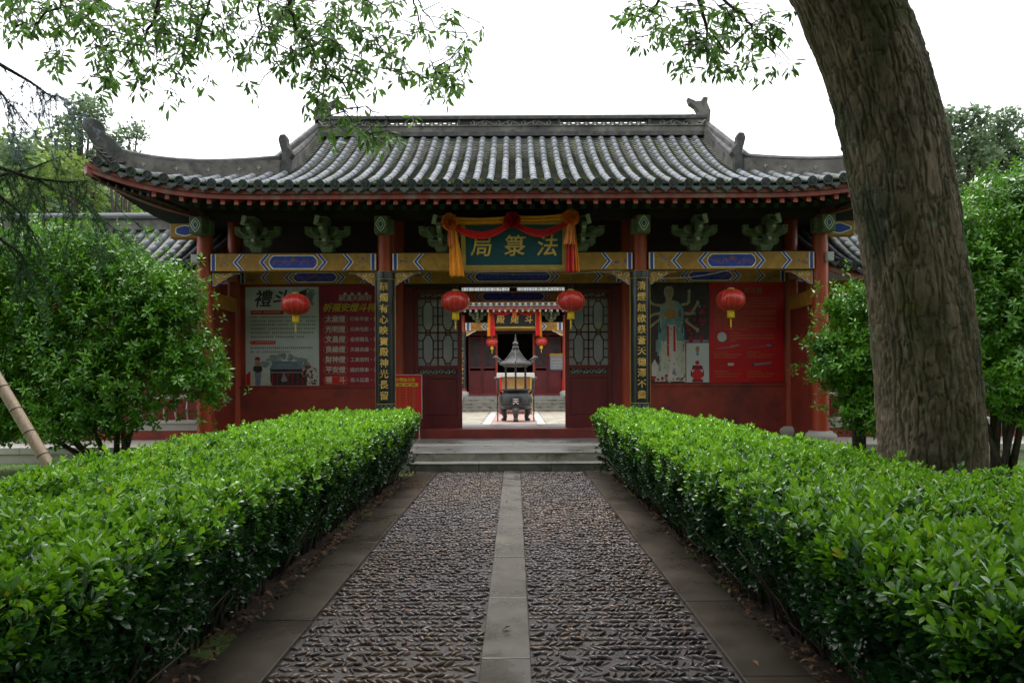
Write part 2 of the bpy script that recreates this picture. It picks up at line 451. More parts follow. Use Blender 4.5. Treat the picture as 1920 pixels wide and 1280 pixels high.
def sprig_template(seed, n=7, L=0.06, w=0.44, ob=0.62, el=(25, 65), fine=True, stem=0.03):
    """a whorl of leaves round an upright axis (local +Y)"""
    r = np.random.default_rng(seed)
    lt = leaf_template(w, ob, 0.10, 0.15, fine)
    az = np.arange(n)*2.39996 + r.uniform(-.3, .3, n)
    e = np.radians(np.linspace(el[0], el[1], n) + r.uniform(-9, 9, n))
    d = np.stack([np.cos(az)*np.cos(e), np.sin(e), np.sin(az)*np.cos(e)], 1)
    up = np.tile(np.array([0, 1.0, 0]), (n, 1))
    R = frames(d, r.uniform(-.35, .35, n), up)*(L*r.uniform(.72, 1.15, n))[:, None, None]
    pos = np.stack([d[:, 0]*.004, np.linspace(0, stem, n), d[:, 2]*.004], 1)
    return instance(lt, R, pos)

def text_mesh(body, size, bold=0.0, extrude=0.004, shear=0.0, line=1.0, align='CENTER'):
    cu = bpy.data.curves.new('txt', 'FONT')
    cu.body = body; cu.size = size; cu.extrude = extrude; cu.shear = shear
    if bold > 0: cu.bevel_depth = bold; cu.bevel_resolution = 0
    cu.align_x = align; cu.align_y = 'CENTER'; cu.resolution_u = 2; cu.space_line = line
    o = bpy.data.objects.new('txt', cu); COL.objects.link(o)
    dg = bpy.context.evaluated_depsgraph_get()
    me = bpy.data.meshes.new_from_object(o.evaluated_get(dg))
    bpy.data.objects.remove(o); bpy.data.curves.remove(cu)
    return me

def text(name, body, size, mat, loc, parent=None, bold=0.0, rot=(PI/2, 0, 0), **k):
    me = text_mesh(body, size, bold, **k)
    me.name = name
    me.materials.clear(); me.materials.append(M[mat])
    o = bpy.data.objects.new(name, me)
    o.location = loc; o.rotation_euler = rot
    return link(o, parent)

def copy_tree(o, parent=None):
    c = o.copy(); COL.objects.link(c); c.parent = parent
    for ch in o.children: copy_tree(ch, c)
    return c
# ================================================================== ground, path, steps, platforms
g = MB()
g.add([(-250, -60, 0), (250, -60, 0), (250, 320, 0), (-250, 320, 0)], [(0, 1, 2, 3)])
tag(g.build('ground', 'lawn'), kind='structure')
for sx in (-1, 1):
    s = MB()
    x0, x1 = (1.50, 3.9) if sx > 0 else (-3.9, -1.55)
    s.grid(lambda u, v: (x0+(x1-x0)*u, -3+13.95*v, 0.012+0.022*math.sin(u*9+v*31)*math.sin(v*57+u*5)), 10, 60)
    tag(s.build('soil_bed', 'soil', smooth=True), kind='structure')

XL, XR, YE = -1.21, 1.15, 10.98             # pebble field limits
SL, SR = -0.145, 0.115                      # centre strip
p = MB(); p.bb(-1.56, 1.51, -3, 11.0, -0.05, 0.006)
path = tag(p.build('path', 'mortar'), kind='structure')

def slab(name, x0, x1, y0, y1, z1, mat, parent, gap=0.004):
    m = MB(); m.bb(x0, x1, y0+gap, y1-gap, -0.05, z1)
    return m.build(name, mat, parent, bevel=0.005)
for a, b in ((-1.55, -1.21), (1.15, 1.50)):
    y = -2.4 + (0.3 if a > 0 else 0)
    while y < YE:
        e = min(YE, y + random.uniform(0.95, 1.25))
        if YE - e < 0.3: e = YE
        slab('curb_slab', a+random.uniform(-.004, .004), b+random.uniform(-.004, .004), y, e, 0.034+random.uniform(-.002, .002), 'curb', path)
        y = e
y = -2.2
while y < YE:
    e = min(YE, y + random.uniform(0.85, 1.15))
    if YE - e < 0.3: e = YE
    slab('strip_slab', SL, SR, y, e, 0.032+random.uniform(-.002, .002), 'strip', path)
    y = e

# pebbles set on edge in slanting rows (wheat-ear pattern)
def pebble_template(seed):
    r = np.random.default_rng(seed)
    V, Q, T = [], [], []
    n, rows = 6, [(-.72, .60), (.02, 1.0), (.74, .58)]
    V.append((0, -1, 0))
    for yy, rr in rows:
        for k in range(n):
            t = 2*PI*k/n
            j = 1+r.uniform(-.10, .10)
            V.append((rr*math.cos(t)*j, yy+r.uniform(-.05, .05), rr*math.sin(t)*j))
    V.append((0, 1, 0))
    for i in range(len(rows)-1):
        for k in range(n):
            a = 1+i*n+k; b = 1+i*n+(k+1) % n
            Q.append((a, b, b+n, a+n))
    for k in range(n):
        T.append((0, 1+(k+1) % n, 1+k)); l = 1+(len(rows)-1)*n
        T.append((l+k, l+(k+1) % n, len(V)-1))
    return np.array(V, float), np.array(Q), np.array(T)
PEB = [pebble_template(i) for i in range(6)]

def pebble_mats():
    out = []
    for nm, c in (('pebble_grey', (0.080, 0.070, 0.070)), ('pebble_tan', (0.122, 0.088, 0.066)), ('pebble_brown', (0.090, 0.062, 0.048)), ('pebble_mauve', (0.098, 0.073, 0.070))):
        pm(nm, c, 0.27, 0.25, 12, rnd=0.5, coord='World', bump=0.05, rvar=0.1, spec=0.5); out.append(nm)
    return out
PMAT = pebble_mats()
recs = []
row, yy = 0, -0.2
while yy < YE-0.04:
    pitch = random.uniform(0.061, 0.080)
    for (a, b) in ((XL+.02, SL-.012), (SR+.012, XR-.02)):
        x = a + random.uniform(0, .03)
        slant = math.radians(random.uniform(46, 60)) * (1 if row % 2 else -1)
        while x < b:
            if random.random() > 0.07:
                patch = .8*math.sin(x*1.7+yy*0.9)+.7*math.sin(yy*2.1-x*2.3)+random.uniform(-1.6, 1.6)-.1
                c = 0 if patch < -0.5 else 3 if patch < 0.3 else 2 if patch < 1.0 else 1
                recs.append((x, yy+random.uniform(-.009, .009), slant+random.gauss(0, .26), random.uniform(.023, .043), random.uniform(.0072, .0130)*random.choice((1, 1, 1, 1.3)), random.uniform(.010, .017), c,
                             random.uniform(-.008, .004)))
            x += random.uniform(0.028, 0.045)
    row += 1
    yy += pitch
recs.sort(key=lambda r: -(1 if r[1] > 3.32 else 0)*100 - (-r[1]))
vis = sorted([r for r in recs if r[1] > 3.35], key=lambda r: r[1])
single = vis[:300]
sid = set(id(r) for r in single)
pmesh = {}
for i, r in enumerate(single):
    x, y0, a, l, w, h, c, dz = r
    key = (i % 6, c)
    if key not in pmesh:
        V, Q, T = PEB[i % 6]
        me = bpy.data.meshes.new('pebble'); me.from_pydata(V.tolist(), [], Q.tolist()+T.tolist()); me.materials.append(M[PMAT[c]])
        me.polygons.foreach_set('use_smooth', [True]*len(me.polygons)); pmesh[key] = me
    o = bpy.data.objects.new('pebble', pmesh[key])
    o.location = (x, y0, 0.012+dz); o.rotation_euler = (random.uniform(-.1, .1), 0, a); o.scale = (w, l, h)
    link(o, path)
rest = [r for r in recs if id(r) not in sid]
parts, mi = [], []
for v in range(6):
    for c in range(4):
        rr = [r for k, r in enumerate(rest) if k % 6 == v and r[6] == c]
        if not rr: continue
        A = np.array(rr); n = len(A)
        ca, sa = np.cos(A[:, 2]), np.sin(A[:, 2]); R = np.zeros((n, 3, 3))
        R[:, 0, 0] = ca*A[:, 4]; R[:, 0, 1] = -sa*A[:, 3]; R[:, 1, 0] = sa*A[:, 4]; R[:, 1, 1] = ca*A[:, 3]; R[:, 2, 2] = A[:, 5]
        parts.append((instance(PEB[v], R, np.stack([A[:, 0], A[:, 1], 0.012+A[:, 7]], 1)), c))
V, Q, T = join_arr([q for q, c in parts])
mi = np.concatenate([np.full(len(q[1]), c) for q, c in parts] + [np.full(len(q[2]), c) for q, c in parts])
tag(np_obj('pebbles', V, PMAT, path, Q, T, True, mi), kind='stuff')

# steps up to the gate
PZ = 0.29
st = MB(); st.bb(-1.72, 1.62, 11.31, 12.52, -0.05, PZ-0.003)
steps = tag(st.build('steps', 'stone_mossy'), kind='structure')
xs = [-1.66, -0.55, 0.62, 1.56]
for i in range(3):
    m = MB(); m.bb(xs[i]+.004, xs[i+1]-.004, 11.0, 11.34, -0.02, 0.142+random.uniform(-.002, .002), 0)
    m.build('step_block', 'stone_mossy', steps, bevel=0.008)
    m = MB(); m.bb(xs[i]+.002, xs[i+1]-.002, 10.99, 11.315, 0.138, 0.150, 0)
    m.build('tread_slab', 'stone_step', steps, bevel=0.004)
    m = MB(); m.bb(xs[i]-.06+.003, xs[i+1]+.06-.003 if i == 2 else xs[i+1]-.06-.003, 11.302, 11.62, 0.14, PZ-.012, 0)
    m.build('riser_block', 'stone_riser', steps, bevel=0.006)
for sx, x in ((-1, -1.735), (1, 1.635)):
    m = MB(); m.prism([(x-.075, 0), (x+.075, 0), (x+.075, .26), (x+.03, .31), (x-.03, .31), (x-.075, .26)], 10.94, 11.9)
    m.build('cheek_stone', 'stone_step', steps, bevel=0.01)
m = MB(); m.bb(-1.70, 1.60, 11.295, 12.6, PZ-.012, PZ)
m.build('landing_slab', 'stone_step', steps, bevel=0.005)

m = MB(); m.bb(-15, 15, 12.5, 18.6, -0.05, PZ-0.004)
plat = tag(m.build('stone_platform', 'stone_pale'), kind='structure')
x = -15
while x < 15:                                  # edge stones of the platform
    e = min(15, x+1.5)
    if e < -1.7 or x > 1.7 or True:
        k = MB(); k.bb(x+.004, e-.004, 12.455, 12.9, 0.17, PZ+.004)
        k.build('edge_stone', 'stone_pale', plat, bevel=0.008)
    x = e
m = MB(); m.bb(-6.2, 6.2, 12.92, 18.55, PZ-.01, PZ+0.002)
m.build('floor_slab', 'stone_step', plat)

# courtyard behind the gate
c = MB(); c.bb(-13, 13, 18.6, 31.2, -0.05, 0.012)
court = tag(c.build('courtyard', 'court_joint'), kind='structure')
y = 18.62
row = 0
while y < 31.1:
    x = -5.2 - (row % 2)*0.45
    while x < 5.2:
        a, b = x, x+0.9
        if not (-1.05 < (a+b)/2 < 1.05):
            for lo, hi in ((a, b),):
                lo2, hi2 = lo, hi
                if lo < 0 and hi > -1.05: hi2 = -1.05
                if lo < 1.05 and hi > 0: lo2 = 1.05
                if hi2-lo2 > .1:
                    k = MB(); k.bb(lo2+.006, hi2-.006, y+.006, min(31.2, y+.6)-.006, 0, 0.02+random.uniform(0, .004))
                    k.build('paving_slab', 'court_floor', court)
        x += 0.9
    y += 0.6; row += 1
for a, b, mt in ((-1.05, -0.78, 'stone_white'), (0.78, 1.05, 'stone_white')):
    y = 18.62
    while y < 31.1:
        k = MB(); k.bb(a+.004, b-.004, y+.004, min(31.2, y+1.3)-.004, 0, 0.026); k.build('border_slab', mt, court); y += 1.3
k = MB(); k.bb(-.775, .775, 18.62, 31.2, 0, 0.022); k.build('brick_walk', 'court_pink', court)
# ================================================================== the gate hall
gate = tag(empty('gate_hall', (0, 15.5, 0)), 'red pillared temple gate hall with upturned grey tiled roof', 'gate hall')
def gpart(mb, name, mats, **k):
    o = mb.build(name, mats, gate, **k)
    o.matrix_parent_inverse = Matrix.Translation((0, -15.5, 0))
    return o
YF, YB, YR = 13.1, 14.5, 17.6
XI, XO = 2.44, 5.90
EAVE, RIDGE, YEV, YRG = 4.87, 6.99, 11.8, 15.5

# ---- columns
def column(x, y, top, r=0.148):
    m = MB(); m.lathe([(r*1.04, 0.16), (r*1.03, 1.2), (r, 2.6), (r*.95, top-PZ)], 24, (x, y, PZ))
    c = gpart(m, 'column', 'red_column', smooth='auto')
    b = MB(); b.lathe([(.255, 0), (.265, .02), (.285, .07), (.288, .11), (.262, .155), (.225, .175), (.215, .195), (.20, .20)], 28, (x, y, PZ))
    o = b.build('column_base', 'stone_pale', c, smooth='auto')
    return c
for y, top in ((YF, 4.62), (YB, 4.9), (YR, 4.62)):
    for x in (-XO, -XI, XI, XO): column(x, y, top)

# ---- painted beams
def chev(mb, xc, zc, h, d, wd, mi, y, amp=0.13):
    """one arrow-shaped band, d = +1 points right"""
    a = amp*d
    pts = [(xc-a/2, zc-h), (xc-a/2+wd, zc-h), (xc+a/2+wd, zc), (xc-a/2+wd, zc+h), (xc-a/2, zc+h), (xc+a/2, zc)]
    mb.add([(p[0], y, p[1]) for p in pts], [(0, 1, 2, 5), (5, 2, 3, 4)], mi)
PAINTS = ['ochre', 'paint_blue', 'paint_mid_blue', 'paint_white', 'paint_rust', 'paint_brown']
def paint_beam(x0, x1, z0, z1, y, th, name, cart=(0.36, 0.64), ch=(0.13,), seed=1, parent=None):
    r = random.Random(seed)
    b = MB(); b.bb(x0, x1, y, y+th, z0, z1)
    bo = gpart(b, name, ['ochre'], bevel=0.008)
    p = MB(); w = x1-x0; zc = (z0+z1)/2; h = (z1-z0)/2-.012
    fy = y-.003
    def rect(a, c, za, zb, mi, dy=0): p.add([(a, fy-dy, za), (c, fy-dy, za), (c, fy-dy, zb), (a, fy-dy, zb)], [(0, 1, 2, 3)], mi)
    for s in (-1, 1):
        e = x0 if s < 0 else x1
        for o0, o1, mi in ((.01, .03, 3), (.035, .085, 1), (.09, .11, 3)):
            a, c = sorted((e-s*o0, e-s*o1)); rect(a, c, zc-h, zc+h, mi)
        for cx in ch:
            xx = e - s*(cx*w)
            d = s
            for o, mi, wd in ((0, 3, .022), (.024*1, 1, .045), (.071, 3, .020), (.10, 5, .014)):
                chev(p, xx - (o if s > 0 else -o) - (wd if s > 0 else 0), zc, h, d, wd, mi, fy)
        # sprays of flowers in the end panel
        xa = e - s*.14; xb = e - s*(ch[0]*w-.10)
        for k in range(9):
            fx = xa+(xb-xa)*r.random(); fz = zc+h*r.uniform(-.7, .7)
            q = r.uniform(.012, .024); n = 6
            p.poly([(fx+q*math.cos(t*2*PI/n), fy-.001-k*.00012, fz+q*math.sin(t*2*PI/n)) for t in range(n)], r.choice((1, 2, 4, 4)))
    if cart:
        a, c = x0+cart[0]*w, x0+cart[1]*w
        for s, e in ((-1, a), (1, c)):
            for o, mi, wd in ((.055, 3, .02), (.078, 1, .05), (.13, 3, .016)):
                chev(p, e+s*o+(0 if s > 0 else -wd), zc, h, s, wd, mi, fy)
        def octa(g, mi, dy):
            hh = h*.86-g
            pts = [(a+.05+g, zc-hh), (c-.05-g, zc-hh), (c+.005-g, zc-hh*.55), (c+.03-g, zc), (c+.005-g, zc+hh*.55), (c-.05-g, zc+hh), (a+.05+g, zc+hh), (a-.005+g, zc+hh*.55), (a-.03+g, zc), (a-.005+g, zc-hh*.55)]
            p.poly([(q[0], fy-dy, q[1]) for q in pts], mi)
        octa(0, 3, .001); octa(.018, 1, .002)
        for s in (-1, 1):                       # rust scrollwork
            for k in range(6):
                fq = fy-.0001*k-(.001 if s > 0 else 0); cx0 = (a+c)/2 + s*(.10+.09*k)*(c-a)/1.3; cz0 = zc+r.uniform(-.3, .3)*h; rr = r.uniform(.025, .05); t0 = r.uniform(0, 6)
                for t in range(7):
                    u0, u1 = t0+t*.7, t0+(t+1)*.7; r0, r1 = rr*(1-t*.1), rr*(1-(t+1)*.1)
                    p.add([(cx0+r0*math.cos(u0), fq-.003, cz0+r0*math.sin(u0)), (cx0+(r0+.013)*math.cos(u0), fq-.003, cz0+(r0+.013)*math.sin(u0)),
                           (cx0+(r1+.013)*math.cos(u1), fq-.003, cz0+(r1+.013)*math.sin(u1)), (cx0+r1*math.cos(u1), fq-.003, cz0+r1*math.sin(u1))], [(0, 1, 2, 3)], 4)
        p.poly([((a+c)/2+.05*math.cos(t), fy-.006, zc+h*.3+.035*math.sin(t)) for t in [k*PI/4 for k in range(8)]], 4)
    tag(p.build('beam_painting', PAINTS, bo), kind='stuff')
    return bo
r0 = 0.15
for k, (a, b) in enumerate(((-XO+r0, -XI-r0), (-XI+r0, XI-r0), (XI+r0, XO-r0))):
    mid = k == 1
    paint_beam(a, b, 3.58, 3.91, YF-.11, .22, 'painted_beam', (.40, .60) if mid else (.36, .64), (.10,) if mid else (.155,), 10+k)
    paint_beam(a, b, 3.53, 3.80, YB-.11, .22, 'painted_beam', (.33, .67) if mid else (.36, .64), (.10,) if mid else (.155,), 20+k)
    m = MB(); m.bb(a-r0, b+r0, YF-.07, YF+.07, 4.56, 4.74); gpart(m, 'purlin_beam', 'dark_wood')
    m = MB(); m.bb(a, b, YF-.06, YF+.06, 3.912, 3.935); gpart(m, 'beam_plate', 'dark_wood')
    m = MB(); m.bb(a, b, YB-.04, YB+.04, 3.80, 5.2); gpart(m, 'infill_panel', 'dark_wood')
paint_beam(-XI+r0, XI-r0, 3.48, 3.77, YR-.1, .2, 'painted_beam', (.33, .67), (.10,), 31)
m = MB(); m.bb(-XO, XO, 11.98+.9, 13.05, 4.72, 4.86); gpart(m, 'eave_purlin', 'dark_wood')
for s in (-1, 1):
    m = MB(); m.bb(s*XO-.09, s*XO+.09, YF+.14, YB-.14, 3.58, 3.91); gpart(m, 'side_beam', 'ochre')
    m = MB(); m.bb(s*XO-.10, s*XO+.10, YF+.14, YB-.14, 2.93, 3.22); gpart(m, 'side_beam', 'ochre')
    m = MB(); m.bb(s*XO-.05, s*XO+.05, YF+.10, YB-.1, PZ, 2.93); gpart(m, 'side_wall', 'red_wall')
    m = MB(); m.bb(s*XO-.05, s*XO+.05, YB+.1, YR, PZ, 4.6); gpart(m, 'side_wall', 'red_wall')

# ---- carved corner pieces under the front beam
def corner_piece(x, z, s, y):
    prof = [(0, 0), (.54, 0), (.55, -.022), (.42, -.040), (.36, -.075), (.30, -.10), (.275, -.135), (.20, -.16), (.17, -.195), (.12, -.215), (.10, -.245), (.055, -.26), (0, -.275)]
    m = MB(); m.prism([(x+s*a, z+b) for a, b in prof], y-.03, y+.03, 1)
    o = gpart(m, 'corner_piece', ['paint_white', 'paint_blue'])
    for g, dy, mt in ((.016, .002, 'paint_white'), (.034, .004, 'ochre')):
        q = MB()
        cx, cz = .17, -.085
        pts = [(x+s*(cx+(a-cx)*(1-g*2.6)), z+cz+(b-cz)*(1-g*3.2)) for a, b in prof]
        q.prism(pts, y-.03-dy, y-.03-dy+.0015)
        q.build('corner_panel', mt, o)
    q = MB()
    for (a, b, rr, t0, tn) in ((.10, -.075, .055, 0, 8), (.24, -.06, .045, 2, 7), (.09, -.17, .035, 4, 6), (.36, -.035, .02, 1, 5)):
        pts = [(x+s*(a+rr*(1-k*.09)*math.cos(t0+k*.75)), y-.040, z+b+rr*(1-k*.09)*math.sin(t0+k*.75)) for k in range(tn)]
        q.tube(pts, .006, 5)
    tag(q.build('corner_scroll', 'paint_white', o), kind='stuff')
for a, s in ((-XO+r0, 1), (-XI-r0, -1), (-XI+r0, 1), (XI-r0, -1), (XI+r0, 1), (XO-r0, -1)): corner_piece(a+s*.002, 3.565, s, YF)

# ---- bracket sets
def boat(L, h, cut=.45):
    return [(-L/2, h), (-L/2, h*cut*1.3), (-L/2+L*.05, h*.3), (-L/2+L*.14, h*.08), (-L/2+L*.25, 0), (L/2-L*.25, 0), (L/2-L*.14, h*.08), (L/2-L*.05, h*.3), (L/2, h*cut*1.3), (L/2, h)]
def bracket_mesh(flip=1):
    m = MB()
    Rz = Matrix.Rotation(PI/2, 4, 'Z')
    def dou(x, y, z, w, h, mi=0):
        m.box((x, y, z+h*.25), (w*.99, w*.99, h*.5), mi, taper=.72)
        m.box((x, y, z+h*.72), (w, w, h*.44), mi)
        m.box((x, y, z+h*.97), (w*1.03, w*1.03, h*.07), 1)
    dou(0, 0, 0, .235, .13)
    for L, z, h in ((.52, .105, .125), (.86, .285, .14)):
        m.prism([(a, z+b) for a, b in boat(L, h)], -.045, .045, 0)
        m.prism([(a, z+h*.93+(b)*.07) for a, b in boat(L*1.01, h)], -.05, .05, 1)
        for s in (-1, 1): dou(s*(L/2-.055), 0, z+h-.005, .115, .075)
    for L, z, h in ((.56, .110, .120), (.98, .290, .135)):
        m.prism([(a, z+b) for a, b in boat(L, h)], -.042, .042, 0, Rz)
        m.box((0, -(L/2)+.04, z+h+.03), (.115, .115, .075), 0)
        m.box((0, -(L/2)-.002, z+h*.72), (.06, .008, h*.46), 1)
    dou(0, 0, .22, .12, .075)
    # upper front arm with slanted beak, diagonal wings and pale cap block
    m.prism([(-.60, .44), (-.50, .40), (-.1, .42), (.1, .42), (.1, .60), (-.35, .60), (-.46, .52)], -.04, .04, 0, Rz @ Matrix.Identity(4))
    for s in (-1, 1):
        Rd = Matrix.Rotation(PI/2+s*.72, 4, 'Z')
        m.prism([(-.38, .37), (-.30, .315), (0, .315), (0, .45), (-.30, .46), (-.375, .42)], -.035, .035, 0, Rd)
    m.box((.0, -.22, .565), (.17, .32, .11), 0)
    m.box((-.075*flip, -.50, .52), (.075, .05, .17), 2, Matrix.Rotation(flip*.22, 3, 'Y'))
    return m.mesh('bracket_set', ['bracket_green', 'bracket_edge', 'bracket_pale'])
BR = {1: bracket_mesh(1), -1: bracket_mesh(-1)}
for x in (-4.88, -3.54, -1.36, 1.33, 3.49, 4.84):
    o = bpy.data.objects.new('bracket_set', BR[1 if x < 0 else -1]); link(o, gate)
    o.location = (x, YF-15.5, 3.935)
# painted beam ends over the columns
for x in (-XO, -XI, XI, XO):
    m = MB(); m.box((x+.02*(1 if x > 0 else -1), YF-.20, 4.41), (.25, .30, .32), 0); m.box((x, YF-.06, 4.41), (.36, .2, .28), 0)
    bo = gpart(m, 'beam_end', ['bracket_green'], bevel=.02)
    q = MB(); fy = YF-.353; xx = x+.02*(1 if x > 0 else -1)
    for w, h, mi, dy in ((.10, .145, 0, 0), (.082, .12, 1, .001), (.055, .085, 0, .002), (.040, .062, 2, .003)):
        q.poly([(xx-w, fy-dy, 4.41), (xx-w*.55, fy-dy, 4.41-h*.62), (xx, fy-dy, 4.41-h), (xx+w*.55, fy-dy, 4.41-h*.62), (xx+w, fy-dy, 4.41), (xx+w*.55, fy-dy, 4.41+h*.62), (xx, fy-dy, 4.41+h), (xx-w*.55, fy-dy, 4.41+h*.62)], mi)
    q.build('beam_end_painting', ['paint_white', 'bracket_green', 'paint_mid_blue'], bo)
for s in (-1, 1):                                # side cantilever with painted cloud
    m = MB(); m.box((s*(XO+.36), YF+.02, 4.36), (.55, .2, .28), 0)
    bo = gpart(m, 'cantilever_beam', ['ochre'], bevel=.02)
    q = MB()
    for w, h, mi, dy in ((.22, .10, 0, .002), (.19, .08, 1, .004)):
        q.poly([(s*(XO+.34)+w*math.cos(t)*(1+.12*math.cos(3*t)), YF-.08-dy, 4.36+h*math.sin(t)*(1+.1*math.cos(4*t))) for t in [k*PI/10 for k in range(20)]], mi)
    q.build('beam_painting', ['paint_white', 'paint_blue'], bo)
    m = MB(); m.box((s*(XO+.1)-s*.0, YF-.17, 3.80), (.14, .10, .17), 0); m.box((s*(XO+.1), YF-.225, 3.80), (.11, .012, .135), 0); m.box((s*(XO+.1), YF-.11, 3.80), (.03, .1, .03), 0)
    tag(m.build('floodlight', 'fixture', bevel=.008), 'small pale floodlight box on the outer %s column of the gate' % ('left' if s < 0 else 'right'), 'floodlight', 'floodlights on the outer columns')

# ---- back wall of the porch and the door screen
for s in (-1, 1):
    a, b = sorted((s*(XI+.1), s*(XO-.1)))
    m = MB(); m.bb(a, b, YB-.05, YB+.08, 1.37, 3.53); gpart(m, 'porch_wall', 'red_wall')
    m = MB(); m.bb(a, b, YB-.075, YB+.08, PZ, 1.37); gpart(m, 'dado', 'red_wall')
    m = MB(); m.bb(a, b, YB-.095, YB-.04, 1.345, 1.385); gpart(m, 'dado_rail', 'red_wall')
m = MB(); m.bb(-2.3, 2.3, 14.0, 14.62, PZ-.01, 0.487); gpart(m, 'threshold', 'red_sill', bevel=.012)
LINT = 3.41
for s in (-1, 1):
    m = MB(); a, b = sorted((s*2.10, s*2.32)); m.bb(a, b, YB-.06, YB+.06, .487, LINT+.04); gpart(m, 'door_jamb', 'red_door', bevel=.006)
m = MB(); m.bb(-2.10, -1.085, YB-.055, YB+.055, 3.40, LINT+.04); gpart(m, 'door_head', 'dark_wood')
m = MB(); m.bb(-XI+.15, XI-.15, YB-.06, YB+.06, 3.455, 3.528); gpart(m, 'door_lintel', 'dark_wood')
m = MB(); m.bb(-.10, .10, YR-.05, YR+.05, 3.77, 4.3); gpart(m, 'strut', 'dark_wood')
m = MB(); m.bb(1.105, 2.10, YB-.055, YB+.055, 3.40, LINT+.04); gpart(m, 'door_head', 'dark_wood')

def scroll_band(m, x0, x1, z0, z1, y, mi, n=5, rad=.006):
    w = (x1-x0)/n; zc = (z0+z1)/2; rr = min(w*.40, (z1-z0)*.40)
    for k in range(n):
        cx = x0+w*(k+.5); sg = 1 if k % 2 else -1
        pts = [(cx+rr*(1.15-t*.075)*math.cos(sg*(t*.62)+PI*.5), y, zc+rr*(1-t*.075)*math.sin(sg*(t*.62)+PI*.5)) for t in range(11)]
        m.tube(pts, rad, 4, mi)
        if k < n-1: m.tube([(cx+rr*.5, y, zc+sg*rr*.9), (cx+w*.5, y, zc), (cx+w-rr*.5, y, zc-sg*rr*.9)], rad, 4, mi)

def door_leaf(x0, x1, z0, z1, y, parent_fn, nm='door_leaf', thin=False, glass='door_glass', frame='red_door'):
    w = x1-x0; H = z1-z0; st_ = .085*w/1.0
    zt = [z0, z0+.075*H, z0+.36*H, z0+.385*H, z0+.425*H, z0+.45*H, z0+.93*H, z0+.945*H, z0+.975*H, z1]
    m = MB()
    m.bb(x0, x0+st_, y-.035, y+.035, z0, z1); m.bb(x1-st_, x1, y-.035, y+.035, z0, z1)
    for a, b in ((zt[0], zt[1]), (zt[2], zt[3]), (zt[4], zt[5]), (zt[6], zt[7]), (zt[8], zt[9])): m.bb(x0+st_, x1-st_, y-.032, y+.032, a, b)
    leaf = parent_fn(m, nm, [frame])
    q = MB(); q.bb(x0+st_-.005, x1-st_+.005, y-.008, y+.012, zt[1]-.005, zt[2]+.005)
    q.bb(x0+st_+.05*w, x1-st_-.05*w, y-.020, y-.008, zt[1]+.05*w, zt[2]-.05*w)
    q.build('bottom_panel', frame, leaf, bevel=.006)
    q = MB(); q.bb(x0+st_-.005, x1-st_+.005, y-.004, y+.004, zt[5]-.005, zt[6]+.005); q.build('pane', glass, leaf)
    if not thin:
        for a, b in ((zt[3], zt[4]), (zt[7], zt[8])):
            q = MB(); q.bb(x0+st_, x1-st_, y-.004, y+.01, a, b, 0); scroll_band(q, x0+st_+.01, x1-st_-.01, a, b, y-.012, 1, 6, .006)
            q.build('carved_band', ['ridge_dark', 'bracket_edge'], leaf)
    # lattice: two by two lights, each an elongated octagon tied to the frame
    q = MB(); gx0, gx1, gz0, gz1 = x0+st_, x1-st_, zt[5], zt[6]
    t = .011*max(w, .6)
    def bar(a, b, tt=t):
        d = Vector((b[0]-a[0], 0, b[1]-a[1])); L = d.length; ang = math.atan2(d.z, d.x)
        q.box(((a[0]+b[0])/2, y-.012, (a[1]+b[1])/2), (L+tt*.6, .022, tt*2), 0, Matrix.Rotation(-ang, 3, 'Y'))
    xm, zm = (gx0+gx1)/2, (gz0+gz1)/2
    bar((xm, gz0), (xm, gz1), t*1.5); bar((gx0, zm), (gx1, zm), t*1.5)
    for a, b in ((gx0, xm), (xm, gx1)):
        for c_, d_ in ((gz0, zm), (zm, gz1)):
            W_, H_ = b-a, d_-c_
            l, r_, bo, to = a+.24*W_, b-.24*W_, c_+.07*H_, d_-.07*H_
            k = .26*W_; ox = (l+r_)/2
            P_ = [(ox-.11*W_, bo), (ox+.11*W_, bo), (r_, bo+k*1.1), (r_, to-k*1.1), (ox+.11*W_, to), (ox-.11*W_, to), (l, to-k*1.1), (l, bo+k*1.1)]
            if not thin:
                for i in range(8): bar(P_[i], P_[(i+1) % 8])
            for zz in (bo+k*1.1, to-k*1.1): bar((a, zz), (l, zz)); bar((r_, zz), (b, zz))
            bar((ox-.11*W_, c_), (ox-.11*W_, bo)); bar((ox+.11*W_, c_), (ox+.11*W_, bo)); bar((ox-.11*W_, to), (ox-.11*W_, d_)); bar((ox+.11*W_, to), (ox+.11*W_, d_))
            bar((a, (c_+d_)/2), (l, (c_+d_)/2)); bar((r_, (c_+d_)/2), (b, (c_+d_)/2))
    q.build('lattice', 'glass_frame', leaf)
    return leaf
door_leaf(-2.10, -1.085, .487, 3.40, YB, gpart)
door_leaf(1.105, 2.10, .487, 3.40, YB, gpart)

